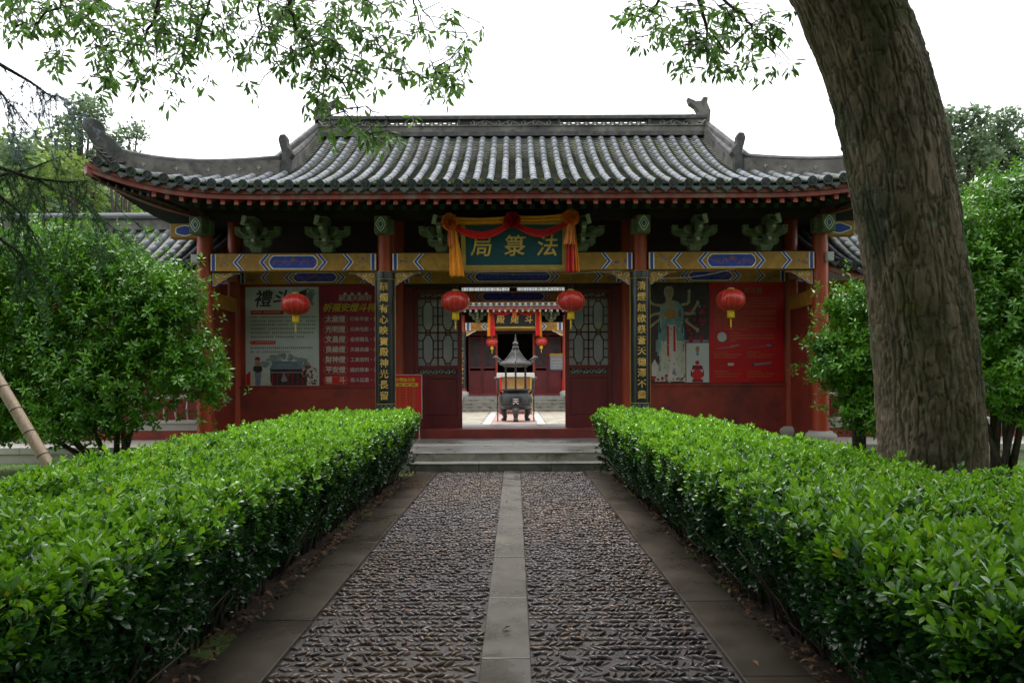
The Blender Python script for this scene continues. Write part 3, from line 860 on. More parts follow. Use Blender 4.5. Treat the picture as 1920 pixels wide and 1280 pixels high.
# ================================================================== roof of the gate
def lift_s(x): return max(0.0, (abs(x)-4.2)/3.05)
def eave_y(x): return YEV - .22*lift_s(x)**2
def surf(x, t):
    s = lift_s(x); ye = eave_y(x)
    return Vector((x, ye+t*(YRG-ye), EAVE + .44*s**2.9*max(0, 1-t*1.6)**1.3 + (RIDGE-EAVE)*(.62*t+.38*t*t)))
XG = 4.40
def hip_y(x): return 13.3-(abs(x)-XG)*(1.75/3.05)
def t_end(x): return 1.0 if abs(x) <= XG else max(0.0, (hip_y(x)-eave_y(x))/(YRG-eave_y(x)))
XT = 7.24
def side_pt(sg, u, v):
    """side slope: u 0 front corner .. 1 back corner, v 0 eave .. 1 top"""
    fr = surf(XT, t_end(XT))
    x_e = 7.24 - .18*math.sin(u*PI)
    y_e = fr.y + u*(2*YRG-2*fr.y)
    k = abs(2*u-1)
    z_e = EAVE + .39*max(0, (k-.35)/.65)**2.2
    top = Vector((XG, 13.3+u*4.4, surf(XG, t_end(XG+.001)).z))
    P0 = Vector((x_e, y_e, z_e)); P = P0.lerp(top, v); P.z -= .14*math.sin(v*PI)*(1-.5*k)
    return Vector((sg*P.x, P.y, P.z))

rb = MB()
DZ = Vector((0, 0, -.10))
for sg in (1, -1):                               # underside and deck, front and back
    def deck(u, v, dz=Vector((0, 0, -.035))):
        x = -XT+2*XT*u; p_ = surf(x, v*t_end(x)) + dz
        return p_ if sg > 0 else Vector((p_.x, 2*YRG-p_.y, p_.z))
    rb.grid(deck, 56, 12, 0)
    rb.grid(lambda u, v: deck(u, v, Vector((0, .02 if sg > 0 else 0, -.15))), 56, 12, 1)
    rb.grid(lambda u, v: side_pt(sg, u, v), 20, 8, 0)
    rb.grid(lambda u, v: side_pt(sg, u, v)+Vector((0, 0, -.12)), 20, 8, 1)
roof = gpart(rb, 'roof', ['tile_pan', 'soffit'], smooth=True)
def rpart(mb, name, mats, **k):
    o = mb.build(name, mats, roof, **k); o.matrix_parent_inverse = Matrix.Identity(4); return o

PITCH = 0.2655
rowsx = [PITCH*(i+.5) for i in range(-28, 28)]
rowsx = [x for x in rowsx if abs(x) < 7.18]
TL = .262
def tile_template(r1=.073, r2=.067, L=TL+.02, n=9):
    V, Q = [], []
    for j, (yy, rr) in enumerate(((0, r1), (L, r2), (0, r1-.016))):
        for k in range(n):
            a = PI*k/(n-1)
            V.append((rr*math.cos(a), yy, rr*math.sin(a)))
    for k in range(n-1):
        Q.append((k+1, k, n+k, n+k+1)); Q.append((k, k+1, 2*n+k+1, 2*n+k))
    return np.array(V), np.array(Q), None
TT = tile_template()
me_tile = bpy.data.meshes.new('barrel_tile'); me_tile.from_pydata(TT[0].tolist(), [], TT[1].tolist()); me_tile.materials.append(M['tile_grey'])
me_tile.polygons.foreach_set('use_smooth', [True]*len(me_tile.polygons))
try: me_tile.set_sharp_from_angle(angle=math.radians(50))
except Exception: pass
tiles = []
for x in rowsx:
    te = t_end(x)
    if te < .03: continue
    N_ = 80
    P = [surf(x, te*k/N_) for k in range(N_+1)]
    acc = [0]
    for k in range(N_): acc.append(acc[-1]+(P[k+1]-P[k]).length)
    d = 0.0
    while d < acc[-1]-.02:
        e = min(acc[-1], d+TL)
        def pt(s):
            k = min(N_-1, max(0, int(np.searchsorted(acc, s))-1)); f = (s-acc[k])/max(1e-6, acc[k+1]-acc[k]); return P[k].lerp(P[k+1], f)
        a, b = pt(d), pt(e)
        tiles.append((a, b, d, x)); d += TL
order = sorted(range(len(tiles)), key=lambda i: tiles[i][2]*3+abs(tiles[i][3]-0))
single = set(order[:300])
Rs, Ps = [], []
for i, (a, b, d, x) in enumerate(tiles):
    dr = (b-a); Ln = dr.length; dr.normalize()
    sd = Vector((1, 0, 0)); nr = sd.cross(dr).normalized()
    j = random.uniform(-.012, .012)
    R = Matrix((sd, dr*(Ln/TL)+sd*j, nr)).transposed()
    pos = a + nr*(.002+random.uniform(-.003, .003)) + sd*random.uniform(-.004, .004)
    if i in single:
        o = bpy.data.objects.new('barrel_tile', me_tile); link(o, roof)
        o.matrix_local = Matrix.Translation(pos) @ R.to_4x4()
    else:
        Rs.append(np.array(R)); Ps.append(np.array(pos))
V, Q, T = instance(TT, np.array(Rs), np.array(Ps))
tag(np_obj('barrel_tiles', V, 'tile_grey', roof, Q, T), kind='stuff')

# concave pan tiles between the rows, shingled
Vp, Qp = [], []
for i in range(len(rowsx)-1):
    xa, xb = rowsx[i], rowsx[i+1]; xc = (xa+xb)/2; te = min(t_end(xa), t_end(xb))
    L = (surf(xc, te)-surf(xc, 0)).length
    n = max(2, int(L/.105))
    for k in range(n):
        t0, t1 = te*k/n, te*(k+1)/n*1.0
        o = len(Vp)
        for t, hz in ((t0, .030), (t0, .012), (t1, .006)):
            p_ = surf(xc, t)
            for w, dz in ((-.095, .030), (-.05, .006), (0, -.006), (.05, .006), (.095, .030)):
                Vp.append((p_.x+w, p_.y-(.012 if hz > .02 else 0), p_.z+dz+hz-.01))
        for j in range(4):
            Qp.append((o+5+j, o+6+j, o+1+j, o+j)); Qp.append((o+j, o+j+1, o+11+j, o+10+j))
tag(np_obj('pan_tiles', np.array(Vp), 'tile_pan', roof, np.array(Qp), None, False), kind='stuff')
# moss tufts in the lower gutters
mo = MB()
for k in range(520):
    i = random.randrange(len(rowsx)-1); xc = (rowsx[i]+rowsx[i+1])/2
    te = t_end(xc); t = min(te, abs(random.gauss(0, .10))+.008)
    p_ = surf(xc+random.choice((-1, 1))*random.uniform(.02, .075), t); r_ = random.uniform(.010, .028)
    mo.lathe([(r_, 0), (r_*.8, r_*.5), (r_*.3, r_*.8)], 6, p_+Vector((0, 0, .012)))
tag(mo.build('moss_tufts', 'moss', roof, smooth=True), kind='stuff')

def cap_mesh():
    m = MB(); n = 18
    m.lathe([(.080, 0), (.085, .01), (.085, .030), (.070, .030), (.067, .018), (.046, .018), (.044, .026), (.036, .026), (.034, .018)], n, mi=0)
    m.lathe([(.024, .02), (.022, .028), (.01, .03)], 8)
    return m.mesh('tile_end_cap', 'tile_cap', smooth='auto')
ME_CAP = cap_mesh()
def drip_mesh():
    prof = [(-.105, .012), (-.095, -.03), (-.07, -.065), (-.035, -.085), (0, -.118), (.035, -.085), (.07, -.065), (.095, -.03), (.105, .012), (.05, -.012), (0, -.02), (-.05, -.012)]
    m = MB(); m.prism(prof, -.008, .008)
    m.prism([(p_[0]*.68, p_[1]*.62-.020) for p_ in prof], -.012, -.007)
    return m.mesh('drip_tile', 'tile_cap')
ME_DRIP = drip_mesh()
for i, x in enumerate(rowsx):
    p_ = surf(x, 0)
    o = bpy.data.objects.new('tile_end_cap', ME_CAP); link(o, roof)
    o.location = p_+Vector((0, .006, .012)); o.rotation_euler = (PI/2+.12+random.uniform(-.08, .08), random.uniform(-.05, .05), random.uniform(-.08, .08)+.25*(lift_s(x))*(-1 if x > 0 else 1)*.5)
    if i < len(rowsx)-1:
        xc = (x+rowsx[i+1])/2; q = surf(xc, 0)
        o = bpy.data.objects.new('drip_tile', ME_DRIP); link(o, roof)
        o.location = q+Vector((0, .004+random.uniform(-.008, .008), -.030)); o.rotation_euler = (-.16+random.uniform(-.05, .05), random.uniform(-.05, .05), 0)
        sl = (surf(xc+.1, 0).z-surf(xc-.1, 0).z)/.2; o.rotation_euler.y = -math.atan(sl)

# fascia board, rafters, corner beams
fb = MB()
def fas(u, v):
    x = -7.26+14.52*u; p_ = surf(x, 0); return Vector((x, p_.y+.03+.02*(1-v), p_.z-.075-.155*(1-v)))
fb.grid(fas, 80, 1)
fb.grid(lambda u, v: fas(u, 0)+Vector((0, .05*v, 0)), 80, 1)
fb.grid(lambda u, v: fas(1-u, v)+Vector((0, .05, 0)), 80, 1)
rpart(fb, 'fascia_board', 'red_fascia')
def raft(x, y0, y1, drop, w, mi):
    a = surf(x, 0); s = lift_s(x)
    m = MB(); z0 = a.z-drop
    pts = [(w, 0)]
    t1 = (y1-a.y)/(YRG-a.y); z1 = surf(x, min(1, t1)).z-.22
    v = []
    for yy, zz in ((a.y+y0, z0), (y1, z1)):
        v += [(x-w/2, yy, zz), (x+w/2, yy, zz), (x+w/2, yy, zz+w*1.15), (x-w/2, yy, zz+w*1.15)]
    m.add(v, [(0, 1, 2, 3), (7, 6, 5, 4), (0, 4, 5, 1), (1, 5, 6, 2), (2, 6, 7, 3), (3, 7, 4, 0)])
    return m
xk = -6.2
while xk < 6.21:
    raft(xk+random.uniform(-.008, .008), .10, 13.0, .315, .075, 0).build('rafter', 'red_rafter', roof)
    xk += .232
xk = -5.9
while xk < 5.95:
    raft(xk, .52, 13.4, .30, .085, 0).build('under_rafter', 'green_rafter', roof); xk += .232
for sg in (-1, 1):                               # curved corner beam with fan rafters
    c1 = surf(sg*7.24, 0); pts, rr = [], []
    m = MB()
    for k in range(9):
        u = k/8; x = XO+(7.27-XO)*u; y = YF+(c1.y+.06-YF)*u; z = 4.60+.04*u+(c1.z-.27-4.64)*u**2.2
        pts.append(Vector((sg*x, y, z)))
    for k in range(8):
        a, b = pts[k], pts[k+1]; d = (b-a).normalized(); sd = d.cross(Vector((0, 0, 1))).normalized()*.065; h = Vector((0, 0, .13))
        m.add([a-sd, a+sd, a+sd+h, a-sd+h, b-sd, b+sd, b+sd+h, b-sd+h], [(0, 1, 5, 4), (1, 2, 6, 5), (2, 3, 7, 6), (3, 0, 4, 7)] + ([(4, 5, 6, 7)] if k == 7 else []))
    rpart(m, 'corner_beam', 'red_fascia')
    for k in range(8):
        u = .12+k*.10; a = pts[0].lerp(pts[4], .2+u*.5); x = 6.3+.13*k
        b = surf(sg*x, 0)+Vector((0, .12, -.30)); m = MB()
        m.tube([a+Vector((0, 0, .06)), b], .034, 6); m.build('fan_rafter', 'dark_wood', roof)

# ridges
m = MB()
m.bb(-XG-.05, XG+.05, YRG-.17, YRG+.17, RIDGE-.02, RIDGE+.07, 1)
m.bb(-XG-.05, XG+.05, YRG-.14, YRG+.14, RIDGE+.07, RIDGE+.20, 0)
m.bb(-XG-.05, XG+.05, YRG-.16, YRG+.16, RIDGE+.20, RIDGE+.225, 0)
m.bb(-XG, XG, YRG-.13, YRG+.13, RIDGE+.375, RIDGE+.43, 1)
m.lathe([(.075, -XG), (.075, XG)], 12, (0, 0, 0), 1)
n0 = len(m.v)-24
for i in range(n0, len(m.v)):
    x, y, z = m.v[i]; m.v[i] = (z, YRG+x, RIDGE+.43+y)
secs = [(-XG, -2.85, 's'), (-2.85, -1.20, 'o'), (-1.20, 1.06, 's'), (1.06, 3.10, 'o'), (3.10, XG, 's')]
for a, b, kd in secs:
    if kd == 's': m.bb(a, b, YRG-.06, YRG+.06, RIDGE+.225, RIDGE+.375, 1)
    m.bb(a-.03, a+.03, YRG-.10, YRG+.10, RIDGE+.225, RIDGE+.375, 1)
ridge = rpart(m, 'main_ridge', ['ridge_stone', 'ridge_dark'])
for a, b, kd in secs:
    q = MB(); zc = RIDGE+.30
    if kd == 'o':
        w = .185; k = a+.03
        n = int((b-a-.06)/w); w = (b-a-.06)/n
        for j in range(n+1):
            for (cx, cz, t0, t1) in ((k+j*w, zc-.075, 0, PI), (k+(j+.5)*w, zc+.075, PI, 2*PI)):
                pts = [(cx+w*.40*math.cos(t0+(t1-t0)*i/8), YRG, cz+.085*math.sin(t0+(t1-t0)*i/8)) for i in range(9)]
                if a-.02 < cx < b+.02:
                    q.tube(pts, .017, 5)
        q.build('openwork_band', 'ridge_light', ridge)
    else:
        scroll_band(q, a+.15, b-.1, zc-.075, zc+.075, YRG-.068, 0, max(2, int((b-a)/.30)), .011)
        q.build('scroll_band', 'ridge_light', ridge)

def ornament(pts, th, name, place, parent=None, mats=('ridge_dark',)):
    m = MB(); m.prism(pts, -th/2, th/2)
    o = rpart(m, name, list(mats), bevel=.018)
    o.matrix_local = place
    return o
chi = [(1333, 258), (1337, 212), (1331, 197), (1332, 187), (1323, 186), (1321, 193), (1310, 194), (1294, 187), (1298, 198), (1308, 205), (1314, 215), (1311, 222), (1303, 217), (1296, 223), (1287, 224), (1291, 232), (1300, 238), (1296, 246), (1306, 258)]
chi = [((x-1320)*.0121, (258-y)*.0121) for x, y in chi]
for sg in (-1, 1):
    pl = Matrix.Translation((sg*(XG-.12), YRG, RIDGE+.0)) @ Matrix.Diagonal((sg, 1, 1, 1))
    o = ornament(chi, .20, 'ridge_dragon', pl, mats=('ridge_stone',))
    q = MB()
    for k in range(5):
        q.tube([(-.28+.05*k, -.115, .10+.05*k), (-.20+.05*k, -.125, .06+.055*k), (-.10+.045*k, -.115, .10+.06*k)], .014, 5)
    q.lathe([(.0, 0), (.03, .006), (.02, .02)], 8, (0, 0, 0))
    q.build('dragon_scales', 'ridge_light', o)
# descending ridges on the gable edge and hip ridges
def ridge_wall(P, h, th, name, hfun=None):
    m = MB(); n = len(P); side = []
    for i in range(n):
        d = (P[min(i+1, n-1)]-P[max(i-1, 0)]); d.z = 0; d.normalize(); side.append(Vector((-d.y, d.x, 0))*th/2)
    v, f = [], []
    for i, p_ in enumerate(P):
        hh = hfun(i/(n-1)) if hfun else h
        v += [p_-side[i]-Vector((0, 0, .06)), p_+side[i]-Vector((0, 0, .06)), p_+side[i]+Vector((0, 0, hh)), p_-side[i]+Vector((0, 0, hh))]
    for i in range(n-1):
        a, b = 4*i, 4*i+4
        for k in range(4): f.append((a+k, a+(k+1) % 4, b+(k+1) % 4, b+k))
    f += [(3, 2, 1, 0), (4*n-4, 4*n-3, 4*n-2, 4*n-1)]
    m.add(v, f, 0)
    m.tube([p_+Vector((0, 0, (hfun(i/(n-1)) if hfun else h)+.015)) for i, p_ in enumerate(P)], th*.46, 9, 1)
    return rpart(m, name, ['ridge_stone', 'ridge_dark'], smooth='auto')
for sg in (-1, 1):
    P = [surf(sg*XG, 1-k*(1-t_end(XG+.001))/12) for k in range(13)]
    ridge_wall(P, .24, .17, 'gable_ridge')
    P2 = [Vector((p_.x, 2*YRG-p_.y, p_.z)) for p_ in P]
    ridge_wall(P2, .24, .17, 'gable_ridge')
    P = []
    for k in range(19):
        u = k/18; x = XG+(7.14-XG)*u; P.append(surf(sg*x, t_end(x)))
    hw = lambda u: .27-.02*u+.05*max(0, u-.8)
    h1 = ridge_wall(P, .28, .17, 'hip_ridge', hw)
    ridge_wall([Vector((p_.x, 2*YRG-p_.y, p_.z)) for p_ in P], .28, .17, 'hip_ridge', hw)
    q = MB()
    for k in (3, 5, 8, 11, 14):                  # small flower openings in relief
        c_ = P[k]+Vector((0, 0, .13)); d = (P[k+1]-P[k-1]); d.z *= .5; d.normalize(); nn = Vector((-d.y, d.x, 0)).normalized()
        if nn.y > 0: nn = -nn
        for a in range(4):
            t = a*PI/2; e = c_+nn*.087+d*(.035*math.cos(t))+Vector((0, 0, .035*math.sin(t)))
            q.tube([c_+nn*.087, e], [.008, .016], 5)
    q.build('flower_relief', 'ridge_light', h1)
    # gable triangle
    gm = MB(); base = surf(XG, t_end(XG+.001)); pts = [(surf(XG, t_end(XG+.001)+(1-t_end(XG+.001))*k/8)) for k in range(9)]
    poly = [Vector((sg*(XG-.02), p_.y, p_.z)) for p_ in pts] + [Vector((sg*(XG-.02), 2*YRG-p_.y, p_.z)) for p_ in pts[::-1][1:]]
    gm.add(poly, [tuple(range(len(poly)))]); rpart(gm, 'gable_board', 'red_wall')
    # beast at the foot of the gable ridge
    bp = [(0, -.30), (.16, -.30), (.17, -.05), (.24, .02), (.20, .10), (.13, .16), (.12, .30), (.08, .36), (-.02, .35), (-.05, .27), (-.02, .16), (.02, .05)]
    b0 = surf(sg*XG, t_end(XG+.001))
    pl = Matrix.Translation(b0+Vector((-sg*.02-sg*.06, -.06, .20))) @ Matrix.Diagonal((sg*-1, 1, 1, 1)) @ Matrix.Rotation(.0, 4, 'Z')
    pl = Matrix.Translation(b0+Vector((sg*.06, -.06, .20))) @ Matrix.Diagonal((-sg, 1, 1, 1))
    ornament([(a*1.0, b_*1.15+.10) for a, b_ in bp], .17, 'ridge_beast', pl)
    # curled fish ornament at the corner
    hz = [(80, 240), (104, 170), (130, 140), (180, 128), (260, 150), (305, 205), (312, 300), (350, 320), (390, 345), (425, 400), (470, 440), (500, 520), (520, 620), (430, 640), (330, 600), (262, 545), (200, 450), (160, 385), (120, 300)]
    hz = [((x/7.11-36)*.0108, (75-y/7.11)*.0102) for x, y in hz]
    cpt = surf(sg*7.08, t_end(7.08))
    pl = Matrix.Translation(cpt+Vector((sg*.0, -.02, .14))) @ Matrix.Rotation(sg*-.45, 4, 'Z') @ Matrix.Diagonal((-sg, 1, 1, 1))
    o = ornament(hz, .16, 'corner_fish', pl, mats=('ridge_dark',))
    q = MB()
    for k in range(6): q.tube([(-.10+.07*k, -.088, .12-.075*k), (-.04+.07*k, -.096, .06-.07*k), (.04+.07*k, -.088, .06-.06*k)], .013, 5)
    q.build('fish_scales', 'ridge_stone', o)
# ================================================================== corridors left and right of the gate
def wing(sg):
    nm = 'left' if sg < 0 else 'right'
    w = tag(empty('side_corridor', (sg*9.8, 15.2, 0)), 'low tiled corridor with red wall and white bench rail joining the gate on its %s' % nm, 'corridor', 'corridors beside the gate')
    inv = Matrix.Translation((-sg*9.8, -15.2, 0))
    def wp(mb, name, mats, **k):
        o = mb.build(name, mats, w, **k); o.matrix_parent_inverse = inv; return o
    X0, X1 = 6.10, 14.0
    ye, yr, ze, zr = 13.55, 15.6, 3.62, 4.95
    def ws(x, t):
        s = max(0, (7.5-x)/1.4); return Vector((sg*x, ye+t*(yr-ye)-.10*s, ze+.30*s**2*(1-t)+(zr-ze)*(.7*t+.3*t*t)))
    m = MB()
    m.grid(lambda u, v: ws(X0+(X1-X0)*u, v)-Vector((0, 0, .03)), 24, 6, 0)
    m.grid(lambda u, v: ws(X0+(X1-X0)*u, v)-Vector((0, -.02, .12)), 24, 6, 1)
    m.grid(lambda u, v: Vector((1, 1, 1))*0+Vector((ws(X0+(X1-X0)*u, v).x, 2*yr-ws(X0+(X1-X0)*u, v).y, ws(X0+(X1-X0)*u, v).z)), 24, 6, 0)
    rf = wp(m, 'roof', ['tile_pan', 'soffit'], smooth=True)
    x = X0+.12
    while x < X1:
        Rs, Ps = [], []
        P = [ws(x, k/9) for k in range(10)]
        for k in range(9):
            dr = P[k+1]-P[k]; Ln = dr.length; dr.normalize(); sd = Vector((1, 0, 0)); nr = sd.cross(dr)
            Rs.append(np.array(Matrix((sd*.95, dr*(Ln/TL), nr*.95)).transposed())); Ps.append(np.array(P[k]))
        V, Q, T = instance(TT, np.array(Rs), np.array(Ps))
        np_obj('tile_row', V, 'tile_grey', rf, Q, T)
        o = bpy.data.objects.new('tile_end_cap', ME_CAP); link(o, rf); o.location = P[0]+Vector((0, .005, .01)); o.rotation_euler = (PI/2+.15, 0, 0)
        if x+.27 < X1:
            o = bpy.data.objects.new('drip_tile', ME_DRIP); link(o, rf); o.location = ws(x+.133, 0)+Vector((0, -.005, -.01)); o.rotation_euler = (-.16, 0, 0)
        x += .2655
    m = MB(); m.grid(lambda u, v: ws(X0+(X1-X0)*u, 0)+Vector((0, .04, -.07-.16*(1-v))), 24, 1); m.grid(lambda u, v: ws(X1-(X1-X0)*u, 0)+Vector((0, .08, -.07-.16*(1-v))), 24, 1)
    m.build('fascia_board', 'red_fascia', rf)
    m = MB(); m.grid(lambda u, v: ws(X0, u)+Vector((0, 0, -.05-.2*v)), 6, 1); m.build('gable_board', 'red_fascia', rf)
    m = MB(); a, b = sorted((sg*X0, sg*X1)); m.bb(a, b, yr-.12, yr+.12, zr-.02, zr+.22, 0); m.bb(a, b, yr-.16, yr+.16, zr+.22, zr+.27, 1); m.tube([(a, yr, zr+.30), (b, yr, zr+.30)], .085, 10, 2)
    m.build('ridge', ['ridge_stone', 'ridge_dark', 'tile_grey'], rf, smooth='auto')
    # rear wall with dark windows
    m = MB(); m.bb(a, b, 15.6, 15.75, PZ, 3.7); wl_ = wp(m, 'rear_wall', 'red_wall')
    for k in range(3):
        xx = sg*(7.35+2.2*k)
        q = MB(); q.bb(xx-.85, xx+.85, 15.57, 15.60, 1.35, 2.35, 0); q.bb(xx-.9, xx+.9, 15.55, 15.59, 2.35, 2.42, 1); q.bb(xx-.9, xx+.9, 15.55, 15.59, 1.28, 1.35, 1)
        q.bb(xx-.02, xx+.02, 15.55, 15.59, 1.35, 2.35, 1)
        q.build('window', ['print_dark', 'red_door'], wl_)
    cols = [9.35, 12.6]
    for x in cols:
        m = MB(); m.lathe([(.135, .16), (.13, 3.2)], 20, (sg*x, 14.1, PZ)); c = wp(m, 'column', 'red_column', smooth='auto')
        q = MB(); q.lathe([(.22, 0), (.24, .05), (.245, .10), (.22, .15), (.18, .19)], 24, (sg*x, 14.1, PZ)); q.build('column_base', 'stone_pale', c, smooth='auto')
    m = MB(); m.bb(a, b, 13.98, 14.22, 3.22, 3.50); wp(m, 'painted_beam', 'ochre')
    m = MB()
    for k in range(12):
        xx = sg*(X0+.3+.62*k); m.bb(xx-.05, xx+.05, 13.975, 13.979, 3.23, 3.49, k % 2)
    tag(wp(m, 'beam_painting', ['paint_blue', 'paint_white']), kind='stuff')
    spans = [(6.12, 9.2), (9.5, 12.45), (12.75, 14.0)]
    for a0, b0 in spans:
        a, b = sorted((sg*a0, sg*b0))
        m = MB(); m.bb(a, b, 13.98, 14.24, 1.13, 1.205); bn = wp(m, 'bench_rail', 'stone_white', bevel=.01)
        q = MB(); q.bb(a, b, 14.0, 14.2, .62, .69); q.build('lower_rail', 'stone_white', bn, bevel=.008)
        n = int((b-a)/.225)
        for k in range(n):
            xx = a+(k+.5)*(b-a)/n
            q = MB(); q.tube([(xx, 14.10, .69), (xx, 14.05, .80), (xx, 14.04, .95), (xx, 14.08, 1.13)], [.026, .022, .022, .026], 6); q.build('baluster', 'stone_white', bn, smooth=True)
        q = MB(); q.bb(a, b, 14.02, 14.18, .48, .62); q.build('plinth_band', 'stone_pale', bn)
        q = MB(); q.bb(a, b, 14.03, 14.17, PZ, .48); q.build('plinth', 'red_wall', bn)
    return w
wing(-1); wing(1)

# ================================================================== couplet boards on the inner columns
def couplet(x, chars, label, yc=YF):
    t = tag(empty('couplet_board', (x, yc, .9)), label, 'couplet board')
    def loc(o): o.matrix_parent_inverse = Matrix.Translation((-x, -yc, -.9)); return o
    r, z0, z1 = .190, .90, 3.565
    m = MB()
    n = 14; aa = [-1.42+2.84*k/n for k in range(n+1)]
    for z_a, z_b, rr, mi in ((z0, z1, r, 0), (z0+.02, z0+.13, r+.004, 2), (z1-.14, z1-.02, r+.004, 2)):
        v = []
        for a in aa: v += [(x+rr*math.sin(a), yc-rr*math.cos(a), z_a), (x+rr*math.sin(a), yc-rr*math.cos(a), z_b)]
        m.add(v, [(2*k, 2*k+2, 2*k+3, 2*k+1) for k in range(n)], mi)
    for z in (z0+.015, z0+.14, z1-.15, z1-.012):
        m.tube([(x+(r+.003)*math.sin(a), yc-(r+.003)*math.cos(a), z) for a in aa], .007, 5, 1)
    for a in (-1.42, 1.42): m.tube([(x+r*math.sin(a), yc-r*math.cos(a), z0), (x+r*math.sin(a), yc-r*math.cos(a), z1)], .010, 5, 1)
    for zc in (z0+.075, z1-.08):                 # fret marks in the end bands
        for k in range(4):
            a0 = -.75+.5*k; rr = r+.008
            for (da, dz, la, lz) in ((-.15, 0, .03, .07), (0, .03, .28, .012), (.13, .005, .03, .05), (.03, -.025, .18, .012), (-.04, .0, .03, .035)):
                q = [(a0+da+sa*la/2, zc+dz+sz*lz/2) for sa, sz in ((-1, -1), (1, -1), (1, 1), (-1, 1))]
                m.add([(x+rr*math.sin(a), yc-rr*math.cos(a), z) for a, z in q], [(0, 1, 2, 3)], 3)
    loc(m.build('board', ['black_lacquer', 'gold_dull', 'black_lacquer', 'print_steel'], t, smooth='auto'))
    n = len(chars); pitch = (z1-z0-.40)/n
    for k, ch in enumerate(chars):
        me = text_mesh(ch, .172, .0032, .002)
        zc = z1-.20-pitch*(k+.5)
        xs_ = [v.co.x for v in me.vertices]; ys_ = [v.co.y for v in me.vertices]
        cx, cy = (min(xs_)+max(xs_))/2, (min(ys_)+max(ys_))/2
        for v in me.vertices:
            lx = v.co.x-cx; lz = v.co.y-cy; dep = v.co.z+.004
            a = lx/r; rr = r+dep
            v.co = (x+rr*math.sin(a), yc-rr*math.cos(a), zc+lz)
        me.materials.clear(); me.materials.append(M['gold']); me.name = 'character'
        loc(link(bpy.data.objects.new('character', me), t))
    return t
couplet(-XI, '華燭有心映寶殿神光長留', 'black curved board with gold characters on the column right of the maroon poster')
couplet(XI, '清煙無欲祭蒼天德澤不盡', 'black curved board with gold characters on the column beside the statue poster')

# ================================================================== name plaque with festive cloth
def plaque(c, w, h, tilt, chars, size, board, label, frame='gold_dull', bold=.005):
    t = tag(empty('name_plaque', c), label, 'plaque')
    t.rotation_euler = (tilt, 0, 0)
    m = MB(); m.bb(-w/2, w/2, -.02, .03, 0, h); m.build('board', board, t)
    m = MB(); f = h*.115
    m.bb(-w/2-f, w/2+f, -.05, .04, -f, 0); m.bb(-w/2-f, w/2+f, -.05, .04, h, h+f); m.bb(-w/2-f, -w/2, -.048, .04, 0, h); m.bb(w/2, w/2+f, -.048, .04, 0, h)
    fr = m.build('frame', frame, t, bevel=.006)
    q = MB()
    rr = random.Random(4)
    for k in range(int(w/.022)):
        xx = -w/2+.022*(k+.5); s = rr.uniform(.003, .009); z = -f*.5+rr.uniform(-.2, .2)*f
        q.poly([(xx-.011, -.0525, z-s), (xx+.009, -.0525, z-s*.3), (xx+.012, -.0525, z+s), (xx-.006, -.0525, z+s*.6)])
    q.build('frame_carving', 'paint_brown', fr)
    n = len(chars)
    for k, ch in enumerate(chars):
        text('character', ch, size, 'gold', ((k-(n-1)/2)*w*.34, -.024, h*.44), t, bold, extrude=.006, shear=.12)
    return t
plaque((0.03, 12.80, 3.64), 1.80, .74, math.radians(10), '局箓法', .41, 'plaque_teal', 'teal plaque with three gold characters above the gate doorway')

def rosette(c, R, mat, parent, seed):
    r = np.random.default_rng(seed)
    n = 260
    d = unit(r.normal(size=(n, 3))); d[:, 1] = -np.abs(d[:, 1])*.9; d = unit(d)
    lt = leaf_template(.95, .65, .35, .3, False)
    pos = np.array(c)[None]+d*R*.45*r.uniform(.7, 1.0, (n, 1))
    Rm = frames(d+r.normal(size=(n, 3))*.35, r.uniform(0, 6.28, n))*(R*.58*r.uniform(.8, 1.15, n))[:, None, None]
    V, Q, T = instance(lt, Rm, pos)
    o = np_obj('rosette', V, mat, parent, Q, T, False)
    return o
def ribbon(path, widths, up, folds, mat, parent, name, depth=.02, nf=26, seed=1):
    """cloth strip along path; width along 'up' with pleats pushed along y"""
    r = random.Random(seed); ph = r.uniform(0, 6)
    n = len(path); m = MB()
    def fn(u, v):
        k = min(n-2, int(u*(n-1))); f = u*(n-1)-k
        p_ = Vector(path[k]).lerp(Vector(path[k+1]), f); w = widths[k]*(1-f)+widths[k+1]*f
        e = (v-.5)*w
        dy = -depth*math.sin(v*folds*2*PI+ph+u*1.1)*(.4+.6*u if name == 'sash_tail' else 1)
        hem = (.012*math.sin(v*folds*2*PI+ph) if name == 'sash_tail' and u > .999 else 0)
        return Vector((p_.x+(e if up == 'x' else 0), p_.y+dy, p_.z+(e if up == 'z' else 0)+hem))
    m.grid(fn, 24, nf)
    o = m.build(name, mat, parent, smooth=True)
    s = o.modifiers.new('thickness', 'SOLIDIFY'); s.thickness = .004
    return o
